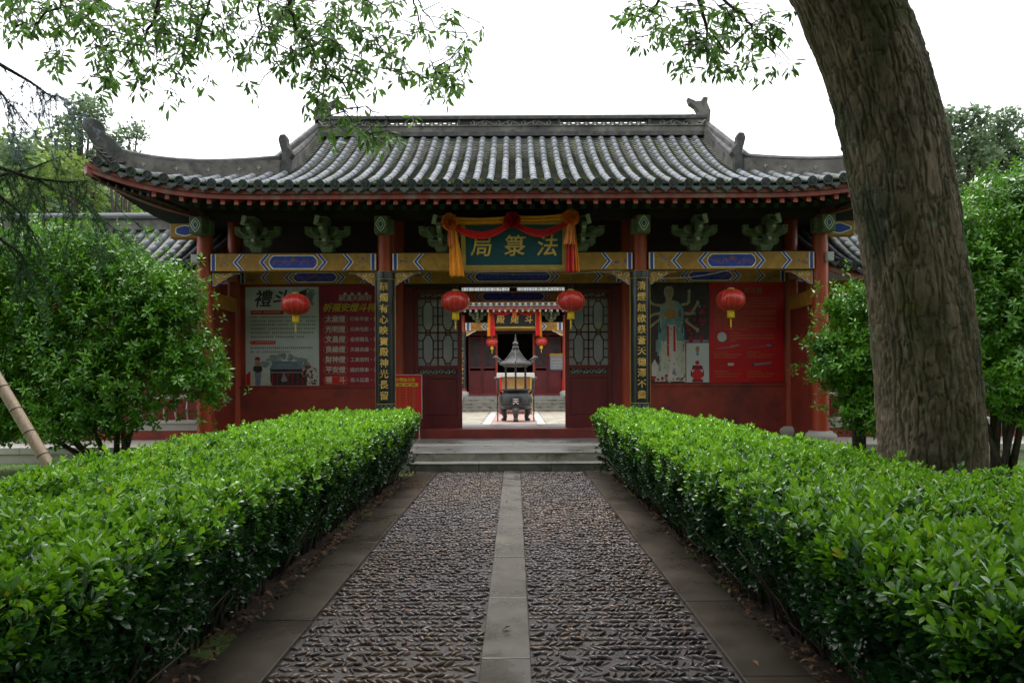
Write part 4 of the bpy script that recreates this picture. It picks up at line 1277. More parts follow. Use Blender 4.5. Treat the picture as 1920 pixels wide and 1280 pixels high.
def drape(xl, xm, xr, zl, zm, zr, y, k, label, cols, tails):
    t = tag(empty('festive_drape', (xm, y, zl)), label, 'drape')
    inv = Matrix.Translation((-xm, -y, -zl))
    def fx(o): o.matrix_parent_inverse = inv; return o
    for a, b, za, zb in ((xl, xm, zl, zm), (xm, xr, zm, zr)):
        P1 = [(a+(b-a)*i/10, y-.03, za+(zb-za)*i/10-.02*k*math.sin(i/10*PI)+.03*k) for i in range(11)]
        fx(ribbon(P1, [.125*k+.02*k*abs(i-5)/5 for i in range(11)], 'z', 2.2, cols[1], t, 'upper_swag', .012*k, 16, 3))
        P2 = [(a+(b-a)*i/12, y-.05*k, za+(zb-za)*i/12-.04*k-.22*k*math.sin(i/12*PI)) for i in range(13)]
        fx(ribbon(P2, [(.09+.05*math.sin(i/12*PI))*k for i in range(13)], 'z', 2.6, cols[2], t, 'lower_swag', .016*k, 18, 5))
    for (cx, cz, mt, sd) in ((xl, zl, cols[0], 1), (xm, zm, cols[3], 2), (xr, zr, cols[0], 3)):
        fx(rosette((cx, y-.06*k, cz), .165*k, mt, t, sd))
    for i, (cx, z1, z0, w0, w1, mt, dy) in enumerate(tails):
        P = [(cx[0]+(cx[1]-cx[0])*(j/8), y-dy, z1+(z0-z1)*j/8) for j in range(9)]
        fx(ribbon(P, [w0+(w1-w0)*(j/8)**.8 for j in range(9)], 'x', 2.6, mt, t, 'sash_tail', .028*k, 30, 7+i))
    return t
drape(-1.15, .0, 1.08, 4.40, 4.42, 4.47, 12.62, 1.0, 'orange and red cloth swag with rosettes over the teal plaque', ('cloth_orange', 'cloth_yellow', 'cloth_red', 'cloth_red'),
      [((-1.10, -1.02), 4.36, 3.40, .10, .27, 'cloth_yellow', .03), ((-1.15, -1.13), 4.34, 3.95, .06, .10, 'cloth_peach', .07),
       ((1.07, 1.08), 4.40, 3.47, .08, .20, 'cloth_red', .03), ((1.12, 1.17), 4.40, 3.48, .05, .14, 'cloth_yellow', .015), ((1.07, 1.045), 4.40, 3.98, .09, .20, 'cloth_peach', .07)])

# ================================================================== lanterns
def lantern(c, R, hgt, top, label, name='red_lantern', group='red lanterns'):
    t = tag(empty(name, c), label, 'lantern', group)
    n = 64; lob = 14
    prof = []
    for k in range(15):
        a = -PI/2+PI*k/14
        prof.append((max(R*.22, R*abs(math.cos(a))**.75), hgt/2*math.sin(a)))
    m = MB(); m.lathe(prof, n, (0, 0, 0), 0, lambda th, z: 1-.028*(1-abs(math.cos(th*lob/2))**.5))
    b = m.build('lantern_body', 'lantern_red', t, smooth=True)
    q = MB()
    for k in range(lob):
        a = 2*PI*(k+.5)/lob
        q.tube([(r_*.985*math.cos(a), r_*.985*math.sin(a), z) for r_, z in prof[1:-1]], .0035*R/.28, 4)
    q.build('lantern_ribs', 'lantern_rib', b)
    q = MB(); q.lathe([(R*.24, 0), (R*.26, .012), (R*.24, .03), (R*.12, .04)], 20, (0, 0, hgt/2-.005)); q.build('top_cap', 'gold_dull', t, smooth='auto')
    q = MB(); z = -hgt/2
    q.lathe([(R*.25, -R*.52), (R*.265, -R*.5), (R*.25, -R*.25), (R*.25, .01)], 28, (0, 0, z), 0, lambda th, zz: 1+.05*math.sin(th*14)); q.build('fringe_collar', 'lantern_yellow', t, smooth=True)
    q = MB(); q.lathe([(R*.03, -R*1.25), (R*.055, -R*1.1), (R*.05, -R*.6), (R*.04, -R*.45)], 10, (0, 0, z)); q.build('tassel', 'lantern_yellow', t, smooth=True)
    q = MB()
    for s in (-1, 1): q.tube([(s*.03, 0, hgt/2+.02), (s*.035, 0, top-c[2])], .004, 4)
    q.build('hanging_cord', 'cord', t)
    return t
LR = .272
for px, py, lab in ((555, 569, 'red lantern with yellow tassel in front of the white and maroon posters'), (855, 565, 'red lantern with yellow tassel left of the doorway, under the orange sash'),
                    (1071, 565, 'red lantern with yellow tassel right of the doorway, under the red sash'), (1371, 564, 'red lantern with yellow tassel in front of the bright red poster')):
    p_ = at(px, py, 13.05); lantern(p_, LR, .40, 3.57, lab, group='red lanterns hung from the gate beam')

def cable(pts, label, sag=.05):
    P = []
    for i in range(len(pts)-1):
        a, b = Vector(pts[i]), Vector(pts[i+1])
        for k in range(10):
            u = k/10; q = a.lerp(b, u); q.z -= sag*4*u*(1-u); P.append(q)
    P.append(Vector(pts[-1])); m = MB(); m.tube(P, .006, 5)
    tag(m.build('cable', 'cable'), label, 'cable')
cable([at(842, 509, 12.97), at(1165, 508, 12.97)], 'thin pale cable sagging under the plaque between the inner columns', .06)
cable([at(1232, 523, 12.97), at(1378, 505, 12.97)], 'thin pale cable slung from the right inner column to the lantern hook', .06)

# ================================================================== posters on the porch wall
YP = YB-.062
def wall_xy(px, py, d=YP): v = at(px, py, d); return v.x, v.z
def poster(name, px0, py0, px1, py1, mat, label, cat='poster'):
    x0, z1 = wall_xy(px0, py0); x1, z0 = wall_xy(px1, py1)
    t = tag(empty(name, ((x0+x1)/2, YP, z0)), label, cat)
    inv = Matrix.Translation((-(x0+x1)/2, -YP, -z0))
    m = MB(); m.bb(x0, x1, YP, YP+.01, z0, z1)
    b = m.build('sheet', mat, t); b.matrix_parent_inverse = inv
    return t, inv
PRN = [0]
def pr(mb, pts, mi, lay):
    PRN[0] += 1; dd = .0012*lay+(PRN[0] % 240)*4e-6      # every printed shape has its own plane
    mb.add([(wall_xy(a, b)[0], YP-dd, wall_xy(a, b)[1]) for a, b in pts], [tuple(range(len(pts)))], mi)
def ell(cx, cy, rx, ry, n=18, a0=0, a1=2*PI): return [(cx+rx*math.cos(a0+(a1-a0)*k/n), cy+ry*math.sin(a0+(a1-a0)*k/n)) for k in range(n)]
def rct(a, b, c, d): return [(a, d), (c, d), (c, b), (a, b)]
def textlines(mb, x0, x1, ys, h, mi, lay, seed):
    r = random.Random(seed)
    for y, frac in ys:
        x = x0
        while x < x0+(x1-x0)*frac:
            w = h*r.uniform(.75, 1.0)
            if r.random() > .07:
                pr(mb, rct(x, y-h/2, x+w*.9, y-h/2+h*.28), mi, lay); pr(mb, rct(x+w*.1*r.random(), y-.05*h, x+w*.8, y+h*.16), mi, lay)
                pr(mb, rct(x+w*.35, y-h/2, x+w*.55, y+h/2), mi, lay)
            x += h*1.12
def ptxt(body, px, py, hpx, mat, t, inv, bold=.003, lay=3, shear=0, name='lettering', align='CENTER'):
    x, z = wall_xy(px, py)
    o = tag(text(name, body, hpx*YP/F*1.08, mat, (x, YP-.0012*lay, z), t, bold, extrude=.0008, shear=shear, align=align), kind='stuff')
    o.matrix_parent_inverse = inv; return o

# white poster
t, inv = poster('ritual_poster', 461, 536, 598.5, 721, 'print_white', 'white poster with black brush title beside the maroon list')
m = MB(); PMs = ['print_ink', 'print_bright_red', 'print_steel', 'print_dark', 'print_skin', 'print_cream', 'print_blue', 'print_red', 'print_grey', 'print_maroon']
pr(m, [(471, 581), (473, 579.5), (532, 579.5), (534, 582), (532, 587.5), (471, 587.5)], 7, 1)
pr(m, [(469.5, 638), (471, 636.5), (516, 636.5), (518, 639), (516, 643.5), (471, 643.5), (469.5, 641)], 1, 1)
textlines(m, 471, 592, [(592.5, 1), (600, 1), (607, 1), (614.5, .98), (622, .95), (630, .8)], 3.2, 0, 2, 1)
textlines(m, 470, 587, [(650.5, .98), (658, .68)], 3.4, 0, 2, 2)
textlines(m, 474, 530, [(583.5, .98)], 3.2, 5, 2, 5); textlines(m, 472, 514, [(640, .98)], 3.2, 5, 2, 6)
rr = random.Random(3)
for k in range(46):                              # misty trees behind the printed hall
    a = rr.uniform(0, PI); cx = 535+44*math.cos(a)*rr.uniform(.7, 1); cy = 684-22*math.sin(a)*rr.uniform(.5, 1)
    pr(m, ell(cx, cy, rr.uniform(3, 6), rr.uniform(2.5, 5), 8), 8, 1)
pr(m, [(505, 690), (512, 677), (570, 676), (578, 690)], 2, 2); pr(m, [(506, 679), (513, 676), (566, 675), (570, 679)], 6, 2)
pr(m, rct(507, 690, 576, 720.5), 3, 3); pr(m, rct(507, 695, 576, 697), 8, 4); 
for k in range(7): pr(m, rct(510+k*9.5, 697, 512+k*9.5, 720), 9, 4)
pr(m, [(528, 708), (533, 695), (538, 708)], 2, 5); pr(m, ell(533, 710, 6, 4, 12), 2, 5); pr(m, ell(525, 701, 1.8, 1.5, 8), 1, 5); pr(m, ell(541.5, 701, 1.8, 1.5, 8), 1, 5)
for k in range(60):                              # crowd of small red figures on the right
    cx, cy = rr.uniform(566, 595), rr.uniform(678, 719); pr(m, ell(cx, cy, rr.uniform(1, 2.6), rr.uniform(1, 3.4), 7), rr.choice((9, 7, 4, 4, 5, 3)), 5)
pr(m, [(463, 720.5), (466, 700), (474, 692), (494, 692), (503, 700), (510, 720.5)], 5, 3)     # robed bearded figure
pr(m, [(461.5, 720), (462, 700), (470, 693), (470, 720)], 7, 4); pr(m, [(478, 690), (491, 690), (489, 720), (479, 720)], 2, 4); pr(m, rct(481.5, 704, 485, 720.5), 6, 5)
pr(m, ell(483.5, 679, 5.6, 8, 16), 4, 4); pr(m, [(476, 684), (491, 684), (493, 692), (484, 697), (475, 692)], 3, 5); pr(m, [(478, 673), (489, 673), (487, 667), (480, 667)], 9, 5)
pr(m, rct(479.5, 678, 482, 679), 0, 6); pr(m, rct(485, 678, 487.5, 679), 0, 6); pr(m, rct(483, 678.5, 484.2, 682), 9, 6)
for k in range(14): pr(m, [(583+rr.uniform(-14, 10), 540+rr.uniform(0, 40)) for _ in range(3)], 8, 1)
pr(m, [(561, 545), (577, 540), (575, 552), (566, 556), (562, 553)], 3, 2); pr(m, [(575, 537), (583, 542), (578, 541)], 0, 2)
o = tag(m.build('printed_picture', PMs, t), kind='stuff'); o.matrix_parent_inverse = inv
ptxt('禮', 493, 560, 31, 'print_ink', t, inv, .006, shear=.2); ptxt('斗', 526, 559, 29, 'print_ink', t, inv, .007, shear=.25)

# maroon list
t, inv = poster('lamp_list_poster', 599, 536, 716, 722, 'print_maroon', 'maroon poster listing seven lamps in white lettering left of the black board')
m = MB()
rows = ['太歲燈', '光明燈', '文昌燈', '良緣燈', '財神燈', '平安燈', '禮　斗']
side = ['行年平安・諸', '元神光彩・補', '金榜題名・聰', '天賜良緣・感', '工商倍利・事', '國府康泰・迎', '南斗延壽・北']
for k in range(7):
    y = 597.3+k*19.0
    def hexa(g): return [(606+g, y), (610.5+g*.6, y-7.6+g), (649-g*.6, y-7.6+g), (653.5-g, y), (649-g*.6, y+7.6-g), (610.5+g*.6, y+7.6-g)]
    pr(m, hexa(0), 0, 1); pr(m, hexa(.9), 1 if k == 6 else 2, 2)
    ptxt(rows[k], 629.5, y, 11.5, 'print_pale', t, inv, .0045, 4)
    ptxt(side[k], 657, y, 8.2, 'print_pale', t, inv, .001, 4, align='LEFT')
for k in range(4): pr(m, ell(648+k*13.2, 549.5, 3, 3, 10), 3, 1)
o = tag(m.build('printed_frames', ['print_gold', 'print_bright_red', 'print_maroon', 'print_pale'], t), kind='stuff'); o.matrix_parent_inverse = inv
ptxt('嗣漢天師府', 667, 558, 11.5, 'print_pale', t, inv, .001, 3); ptxt('祈福安燈斗特', 655, 576, 15.5, 'print_yellow', t, inv, .004, 3, shear=.3)

# statue poster
t, inv = poster('statue_poster', 1217, 530.5, 1330, 718.5, 'print_dark', 'dark poster of a many armed robed statue right of the black board')
m = MB(); S = ['print_skin', 'print_teal', 'print_cream', 'print_red', 'print_gold', 'print_dark', 'print_pale', 'print_maroon', 'print_steel', 'print_bright_red', 'print_white']
rr = random.Random(9)
for k in range(30):
    ax_, ay_ = rr.uniform(1286, 1322), rr.uniform(572, 636); pr(m, [(ax_+dx, ay_+dy) for dx, dy in ((0, 0), (4, 2), (3, 7), (-2, 5))], rr.choice((7, 7, 7, 8)), 1)
pr(m, rct(1230, 638, 1329, 660), 8, 1); pr(m, rct(1292, 632, 1300, 690), 7, 2); pr(m, rct(1313, 630, 1318, 690), 7, 2)
pr(m, [(1228, 716), (1236, 680), (1290, 680), (1300, 716)], 2, 3)
pr(m, [(1233, 668), (1236, 596), (1240, 572), (1258, 563), (1272, 566), (1282, 580), (1284, 640), (1287, 672)], 1, 3)
pr(m, [(1238, 690), (1240, 640), (1284, 640), (1287, 694)], 2, 4)
for k in range(46):                              # folds of the robe
    fx = rr.uniform(1236, 1285); fy_ = rr.uniform(575, 680); L_ = rr.uniform(10, 30); pr(m, [(fx, fy_), (fx+1.1, fy_), (fx+rr.uniform(-2, 3), fy_+L_), (fx-.6, fy_+L_)], rr.choice((1, 8, 2, 8, 5)) if fy_ < 640 else rr.choice((2, 6, 4, 8)), 4.6)
for k in range(30):
    pr(m, ell(rr.uniform(1238, 1284), rr.uniform(568, 712), rr.uniform(.8, 2.2), rr.uniform(.8, 3), 7), rr.choice((4, 3, 1, 8, 2, 6)), 6.5)
pr(m, [(1250, 668), (1251, 610), (1268, 610), (1271, 668)], 6, 5); pr(m, rct(1251, 612, 1255, 668), 3, 6); pr(m, rct(1263, 612, 1267, 660), 3, 6)
pr(m, ell(1257.5, 590, 12, 10, 16), 4, 5); pr(m, [(1246, 570), (1257, 563), (1269, 570), (1266, 590), (1249, 590)], 0, 4)
pr(m, ell(1255, 549, 9.5, 14, 20), 0, 5); pr(m, rct(1249, 560, 1261, 570), 0, 4); pr(m, [(1244, 545), (1247, 534), (1255, 531), (1263, 534), (1266, 545), (1260, 538), (1250, 538)], 5, 6)
pr(m, rct(1249.5, 547, 1253, 548), 5, 6); pr(m, rct(1257, 547, 1260.5, 548), 5, 6); pr(m, rct(1253, 555.5, 1257.5, 556.6), 3, 6); pr(m, [(1254.6, 548), (1255.8, 548), (1256.8, 553.5), (1253.6, 553.5)], 4, 6)
def arm(pts, w):
    for i in range(len(pts)-1):
        a, b = Vector(pts[i]), Vector(pts[i+1]); d = (b-a).normalized(); nrm = Vector((-d.y, d.x))*w
        pr(m, [tuple(a-nrm), tuple(b-nrm*.8), tuple(b+nrm*.8), tuple(a+nrm)], 0, 3.5+.02*i)
    pr(m, ell(pts[-1][0], pts[-1][1], w*1.2, w*1.7, 10), 0, 3.7)
arm([(1278, 573), (1292, 570), (1293, 548)], 2.8); arm([(1280, 588), (1297, 590), (1309, 569)], 2.8); arm([(1280, 598), (1308, 620)], 2.6)
arm([(1240, 574), (1226, 572), (1219, 566)], 2.6); arm([(1240, 588), (1228, 590), (1219, 594)], 2.6); arm([(1240, 598), (1228, 607), (1219, 614)], 2.4)
arm([(1240, 596), (1253, 581), (1257, 574)], 2.2); arm([(1277, 594), (1264, 581), (1259, 574)], 2.2)
pr(m, [(1257, 673), (1262, 668), (1267, 673), (1272, 716), (1252, 716)], 6, 6); pr(m, [(1259, 704), (1264, 690), (1269, 704)], 8, 7)
for k in range(18): pr(m, ell(rr.uniform(1220, 1290), rr.uniform(705, 717), rr.uniform(2, 5), rr.uniform(2, 4), 8), rr.choice((6, 3, 2, 1, 7)), 7)
pr(m, [(1222, 706), (1222, 684), (1228, 674), (1236, 690), (1236, 706)], 6, 2)
pr(m, rct(1285.5, 643, 1330, 718.5), 7, 8); pr(m, rct(1287, 644.5, 1329.5, 718), 10, 9)
pr(m, ell(1307.5, 704, 9.5, 11, 18), 9, 10); pr(m, rct(1298, 712, 1318, 717.5), 7, 11); pr(m, [(1297, 694), (1299, 686), (1316, 686), (1319, 694)], 7, 11); pr(m, ell(1307.5, 681, 4, 4, 12), 3, 11); pr(m, ell(1308, 656, 4, 6, 10), 4, 10); pr(m, ell(1308, 665, 2.6, 3.4, 10), 8, 10)
for s in (-1, 1): pr(m, [(1307.5+s*9, 700), (1307.5+s*12, 694), (1307.5+s*12.6, 705), (1307.5+s*9.5, 710)], 7, 10)
o = tag(m.build('printed_picture', S, t), kind='stuff'); o.matrix_parent_inverse = inv

# red poster of ritual tools
t, inv = poster('ritual_tools_poster', 1330.8, 530, 1469, 718.5, 'print_red', 'bright red poster with pictures of ritual tools')
m = MB(); S = ['print_gold', 'print_white', 'print_steel', 'print_ink', 'print_pale']
textlines(m, 1341, 1455, [(561, 1), (566, .9), (571, 1), (576, 1), (581, .1), (586, 1), (590.5, 1), (595, .45), (599.5, 1), (604, .6), (609, 1), (614, 1), (619, .55)], 2.4, 0, 1, 11)
textlines(m, 1369, 1454, [(626, .25), (631, 1), (636, 1), (641, .12)], 2.3, 0, 1, 12)
for x0, y0 in ((1340, 662), (1402, 662), (1340, 698), (1402, 698)): textlines(m, x0, x0+50, [(y0, .45), (y0+4.6, 1), (y0+9.4, .85)], 2.2, 0, 1, int(x0+y0))
pr(m, ell(1354.3, 633.5, 9.6, 10, 28), 3, 1); pr(m, ell(1354.3, 633.2, 8.8, 9.2, 28), 1, 2)
pr(m, [(1344, 655), (1372, 651), (1386, 647), (1386, 649.5), (1373, 653), (1344, 656)], 2, 2); pr(m, ell(1374, 650.5, 2, 2.6, 8), 0, 3)
pr(m, [(1407, 653.5), (1436, 650), (1436, 651.2), (1407, 654)], 2, 2); pr(m, ell(1442, 649, 5, 2.6, 12), 2, 3); pr(m, ell(1446, 646.5, 3.5, 1.6, 10), 3, 2)
pr(m, rct(1365, 682, 1376, 687), 4, 2); pr(m, [(1409, 684), (1446, 679.5), (1447, 683.5), (1410, 688)], 2, 2); pr(m, [(1409, 684), (1414, 683.4), (1415, 687.5), (1410, 688)], 3, 3)
o = tag(m.build('printed_picture', S, t), kind='stuff'); o.matrix_parent_inverse = inv
ptxt('的法器', 1413, 547, 10.5, 'print_gold', t, inv, .002, 3)

# red notice board standing beside the left column
YN = 13.75
nb = at(766, 740, YN)
t = tag(empty('notice_board', (nb.x, YN, PZ)), 'bright red notice board with a yellow table heading beside the left black board', 'notice board')
x0, x1, z1 = at(738, 0, YN).x-nb.x, at(790.5, 0, YN).x-nb.x, at(0, 702, YN).z-PZ
m = MB(); m.bb(x0, x1, 0, .02, .42, z1); m.build('sheet', 'print_bright_red', t)
m = MB(); m.bb(x0-.012, x0, -.006, .026, .42, z1+.012); m.bb(x1, x1+.012, -.006, .026, .42, z1+.012); m.bb(x0, x1, -.006, .026, z1, z1+.012)
for xx in (x0+.05, x1-.05): m.tube([(xx, .02, 0), (xx, .02, .46)], .012, 6); m.tube([(xx, -.16, .012), (xx, .20, .012)], .012, 6)
m.build('frame', 'fixture', t)
m = MB(); sc = YN/F
def nr(a, b, c, d, mi, dy): m.add([((px-766)*sc, -.001*dy, (711-py)*sc+CH-PZ) for px, py in ((a, d), (c, d), (c, b), (a, b))], [(0, 1, 2, 3)], mi)
nr(743, 717, 784, 723, 0, 2)
for k in range(9): nr(743, 723+5.1*k+4.6, 784, 723+5.1*k+4.9, 1, 2)
for xx in (743, 755.5, 768.5, 783.6): nr(xx, 723, xx+.35, 768, 1, 2)
for k in range(8):
    for xx, w in ((747.5, 4), (760, 4), (773, 6.5)): nr(xx, 725+5.1*k, xx+w, 726.6+5.1*k, 1, 3)
for xx in (747, 759, 771): nr(xx, 719, xx+8, 721, 2, 3)
m.build('printed_table', ['print_yellow', 'print_gold', 'print_maroon'], t)
text('lettering', '功德金分类', 7.0*sc*1.08, 'print_yellow', ((760-766)*sc, -.003, (711-711.5)*sc+CH-PZ), t, .003, extrude=.0008)
# ================================================================== far hall across the courtyard
HZ, HF, HD = .70, 33.0, 34.5
hall = tag(empty('far_hall', (0, 36, 0)), 'red temple hall with steps seen through the gate doorway', 'hall')
hinv = Matrix.Translation((0, -36, 0))
def hp(mb, name, mats, **k):
    o = mb.build(name, mats, hall, **k); o.matrix_parent_inverse = hinv; return o
m = MB(); m.bb(-9, 9, 32.4, 41, 0, HZ); hp(m, 'hall_platform', 'stone_step')
for k in range(4):
    for j in range(6):
        m = MB(); m.bb(-3.3+1.1*j+.004, -3.3+1.1*(j+1)-.004, 31.2+.3*k, 32.45, .14*k if k else 0, .14*(k+1)); hp(m, 'step_block', 'stone_riser')
    m = MB(); m.bb(-3.3, 3.3, 31.19+.3*k, 31.52+.3*k, .14*(k+1)-.012, .14*(k+1)+.008); hp(m, 'tread_slab', 'stone_step')
for s in (-1, 1):
    m = MB(); a, b = sorted((s*2.42, s*2.75)); m.prism([(0, 0), (1.3, 0), (1.3, .74), (1.1, .74), (0, .12)], a, b, 0, Matrix.Translation((0, 31.05, 0)) @ Matrix(((0, 1, 0, 0), (1, 0, 0, 0), (0, 0, 1, 0), (0, 0, 0, 1))))
    hp(m, 'cheek_stone', 'stone_pale')
for x in (-6.2, -2.52, 2.52, 6.2):
    m = MB(); m.lathe([(.17, .2), (.16, 3.9)], 18, (x, HF, HZ)); c = hp(m, 'column', 'red_column', smooth='auto')
    q = MB(); q.lathe([(.30, 0), (.33, .1), (.30, .2), (.2, .25)], 20, (x, HF, HZ)); q.build('column_base', 'stone_pale', c, smooth='auto')
def hbeam(a, b, z0, z1, seed):
    m = MB(); m.bb(a, b, HF-.1, HF+.1, z0, z1); bo = hp(m, 'painted_beam', 'ochre')
    p = MB(); zc = (z0+z1)/2; h = (z1-z0)/2-.01; fy = HF-.104
    for s, e in ((-1, a), (1, b)):
        for o0, o1, mi in ((.02, .08, 3), (.09, .20, 2), (.21, .27, 3)):
            u, v = sorted((e-s*o0, e-s*o1)); p.add([(u, fy, zc-h), (v, fy, zc-h), (v, fy, zc+h), (u, fy, zc+h)], [(0, 1, 2, 3)], mi)
        for o, mi, wd in ((.86, 3, .05), (.92, 2, .09), (1.02, 3, .05)): chev(p, e-s*o-(wd if s > 0 else 0), zc, h, s, wd, mi, fy, .2)
        for k in range(7): 
            fx, fz = e-s*random.uniform(.34, .72), zc+random.uniform(-.7, .7)*h; p.poly([(fx+.03*math.cos(t*1.05), fy-.001, fz+.03*math.sin(t*1.05)) for t in range(6)], 4)
    tag(p.build('beam_painting', PAINTS, bo), kind='stuff')
for k, (a, b) in enumerate(((-6.04, -2.68), (-2.36, 2.36), (2.68, 6.04))): hbeam(a, b, 3.86, 4.24, k)
for a, s in ((-2.36, 1), (2.36, -1)):
    m = MB(); m.prism([(a+s*u, 3.86+v) for u, v in ((0, 0), (.52, 0), (.50, -.04), (.33, -.10), (.22, -.18), (.10, -.24), (0, -.27))], HF-.03, HF+.03, 0); o = hp(m, 'corner_piece', 'paint_white')
    q = MB(); q.prism([(a+s*(u*.82+.01), 3.85+v*.8) for u, v in ((0, 0), (.52, 0), (.50, -.04), (.33, -.10), (.22, -.18), (.10, -.24), (0, -.27))], HF-.036, HF-.032, 0); q.build('corner_panel', 'ochre', o)
for x in (-1.75, 1.78, -4.9, -3.7, 3.7, 4.9):
    o = bpy.data.objects.new('bracket_set', BR[1]); link(o, hall); o.location = (x, HF-36, 4.25); 
m = MB(); m.bb(-6.4, 6.4, HF-.1, HF+.1, 4.80, 5.0); hp(m, 'purlin_beam', 'dark_wood')
# doors and wall
for a, b in ((-2.30, -1.63), (-1.61, -.90), (1.02, 1.68), (1.70, 2.36)): door_leaf(a, b, HZ+.08, 3.80, HD, hp, thin=True, glass='print_dark')
m = MB(); m.bb(-2.4, 2.45, HD-.12, HD+.08, HZ, HZ+.085); hp(m, 'threshold', 'red_sill')
m = MB(); m.bb(-2.4, 2.45, HD-.06, HD+.06, 3.80, 4.4); hp(m, 'door_head', 'dark_wood')
for xa in (-.92, .94):
    m = MB(); m.bb(xa, xa+.08, HD-.05, HD+.05, HZ+.08, 3.80); hp(m, 'door_jamb', 'red_column')
for s in (-1, 1):
    a, b = sorted((s*2.42, s*8.5)); m = MB(); m.bb(a, b, HD-.05, HD+.1, HZ, 4.4); hp(m, 'hall_wall', 'red_wall')
m = MB(); m.bb(-8.5, 8.5, 40, 40.2, HZ, 5.5); m.bb(-8.5, -8.3, HD, 40, HZ, 5.5); m.bb(8.3, 8.5, HD, 40, HZ, 5.5); hp(m, 'rear_wall', 'dark_wood')
m = MB(); m.bb(-8.4, 8.4, HD, 40, 4.4, 4.5); hp(m, 'hall_ceiling', 'soffit')
# roof
hy0, hy1, hz0, hz1 = 31.75, 36.5, 5.02, 7.9
def hs(x, t): return Vector((x, hy0+t*(hy1-hy0), hz0+(hz1-hz0)*(.6*t+.4*t*t)))
m = MB(); m.grid(lambda u, v: hs(-8.6+17.2*u, v)-Vector((0, 0, .03)), 2, 10, 0); m.grid(lambda u, v: hs(-8.6+17.2*u, v)-Vector((0, 0, .15)), 2, 10, 1)
m.grid(lambda u, v: Vector((-8.6+17.2*u, 2*hy1-hs(0, v).y, hs(0, v).z)), 2, 10, 0)
hr = hp(m, 'roof', ['tile_pan', 'soffit'], smooth=True)
x = -8.5
while x < 8.55:
    Rs, Ps = [], []; P = [hs(x, k/18) for k in range(19)]
    for k in range(18):
        dr = P[k+1]-P[k]; Ln = dr.length; dr.normalize(); sd = Vector((1, 0, 0)); Rs.append(np.array(Matrix((sd, dr*(Ln/TL), sd.cross(dr))).transposed())); Ps.append(np.array(P[k]))
    V, Q, T = instance(TT, np.array(Rs), np.array(Ps)); np_obj('tile_row', V, 'tile_grey', hr, Q, T)
    o = bpy.data.objects.new('tile_end_cap', ME_CAP); link(o, hr); o.location = P[0]; o.rotation_euler = (PI/2, 0, 0)
    m = MB(); m.box((x, hy0+.12, hz0-.33), (.09, .3, .09)); m.build('rafter', 'ridge_light', hr)
    x += .27
m = MB(); m.bb(-8.6, 8.6, hy0+.04, hy0+.08, hz0-.25, hz0-.07); m.build('fascia_board', 'red_fascia', hr)
m = MB(); m.bb(-8.6, 8.6, hy0+.03, hy0+.045, hz0-.09, hz0-.05); m.build('eave_lath', 'stone_white', hr)
m = MB(); m.bb(-8.6, 8.6, hy1-.15, hy1+.15, hz1-.05, hz1+.45); m.build('main_ridge', 'ridge_stone', hr)
# its plaque, cloth, lanterns, boards
plaque((.02, 32.55, 4.02), 1.98, .72, math.radians(8), '殿姥斗', .40, 'black_lacquer', 'black plaque with three gold characters on the far hall')
drape(-1.13, .03, 1.20, 4.85, 4.85, 4.85, 32.4, 1.0, 'red and orange cloth swag on the far hall', ('cloth_red', 'cloth_yellow', 'cloth_red', 'cloth_orange'),
      [((-1.17, -1.18), 4.75, 3.55, .10, .19, 'cloth_yellow', .0), ((-1.03, -1.0), 4.80, 3.55, .10, .24, 'cloth_red', .04), ((1.12, 1.12), 4.80, 3.55, .10, .20, 'cloth_red', .04), ((1.25, 1.25), 4.75, 3.55, .08, .15, 'cloth_yellow', .0), ((.03, .03), 4.72, 4.45, .2, .18, 'cloth_orange', .1)])
lantern(at(923, 641, 32.8), .28, .42, 3.86, 'small far red lantern left of the incense burner', group='lanterns on the far hall')
lantern(at(1015.5, 640, 32.8), .28, .42, 3.86, 'small far red lantern right of the incense burner', group='lanterns on the far hall')
t = tag(empty('couplet_board', (-2.52, HF, 1.1)), 'dark curved board on the far hall column', 'couplet board')
m = MB(); n = 10; aa = [-1.4+2.8*k/n for k in range(n+1)]; v = []
for a in aa: v += [(.21*math.sin(a), -.21*math.cos(a), 0), (.21*math.sin(a), -.21*math.cos(a), 2.7)]
m.add(v, [(2*k, 2*k+2, 2*k+3, 2*k+1) for k in range(n)]); m.build('board', 'black_lacquer', t, smooth=True)
m = MB()
for k in range(11):
    for j in range(4): m.box((random.uniform(-.05, .05), -.208, .25+.21*k+random.uniform(-.06, .06)), (random.uniform(.03, .12), .006, random.uniform(.015, .05)))
m.build('gold_marks', 'gold', t)
pz = at(1044, 678, HD-.08)
t = tag(empty('information_board', (pz.x, pz.y, pz.z)), 'dark information board with yellow heading on the far hall door', 'notice board')
m = MB(); m.bb(-.34, .34, -.02, .02, -.42, .30, 0); m.build('sheet', 'print_steel', t)
m = MB(); m.prism([(-.36, .28), (.36, .28), (.36, .36), (.30, .42), (0, .40), (-.30, .42), (-.36, .36)], -.03, .02); m.build('heading', 'gold_dull', t)
m = MB()
for k in range(8): m.bb(-.29, .29, -.024, -.021, .2-.075*k, .225-.075*k)
m.build('printed_lines', 'print_pale', t)
pz = at(1057, 735, 33.6); m = MB(); m.bb(pz.x-.09, pz.x+.35, 33.6, 33.63, HZ+.02, HZ+.85); tag(m.build('red_banner', 'print_bright_red', bevel=.004), 'small bright red board at the right end of the far hall steps', 'banner')

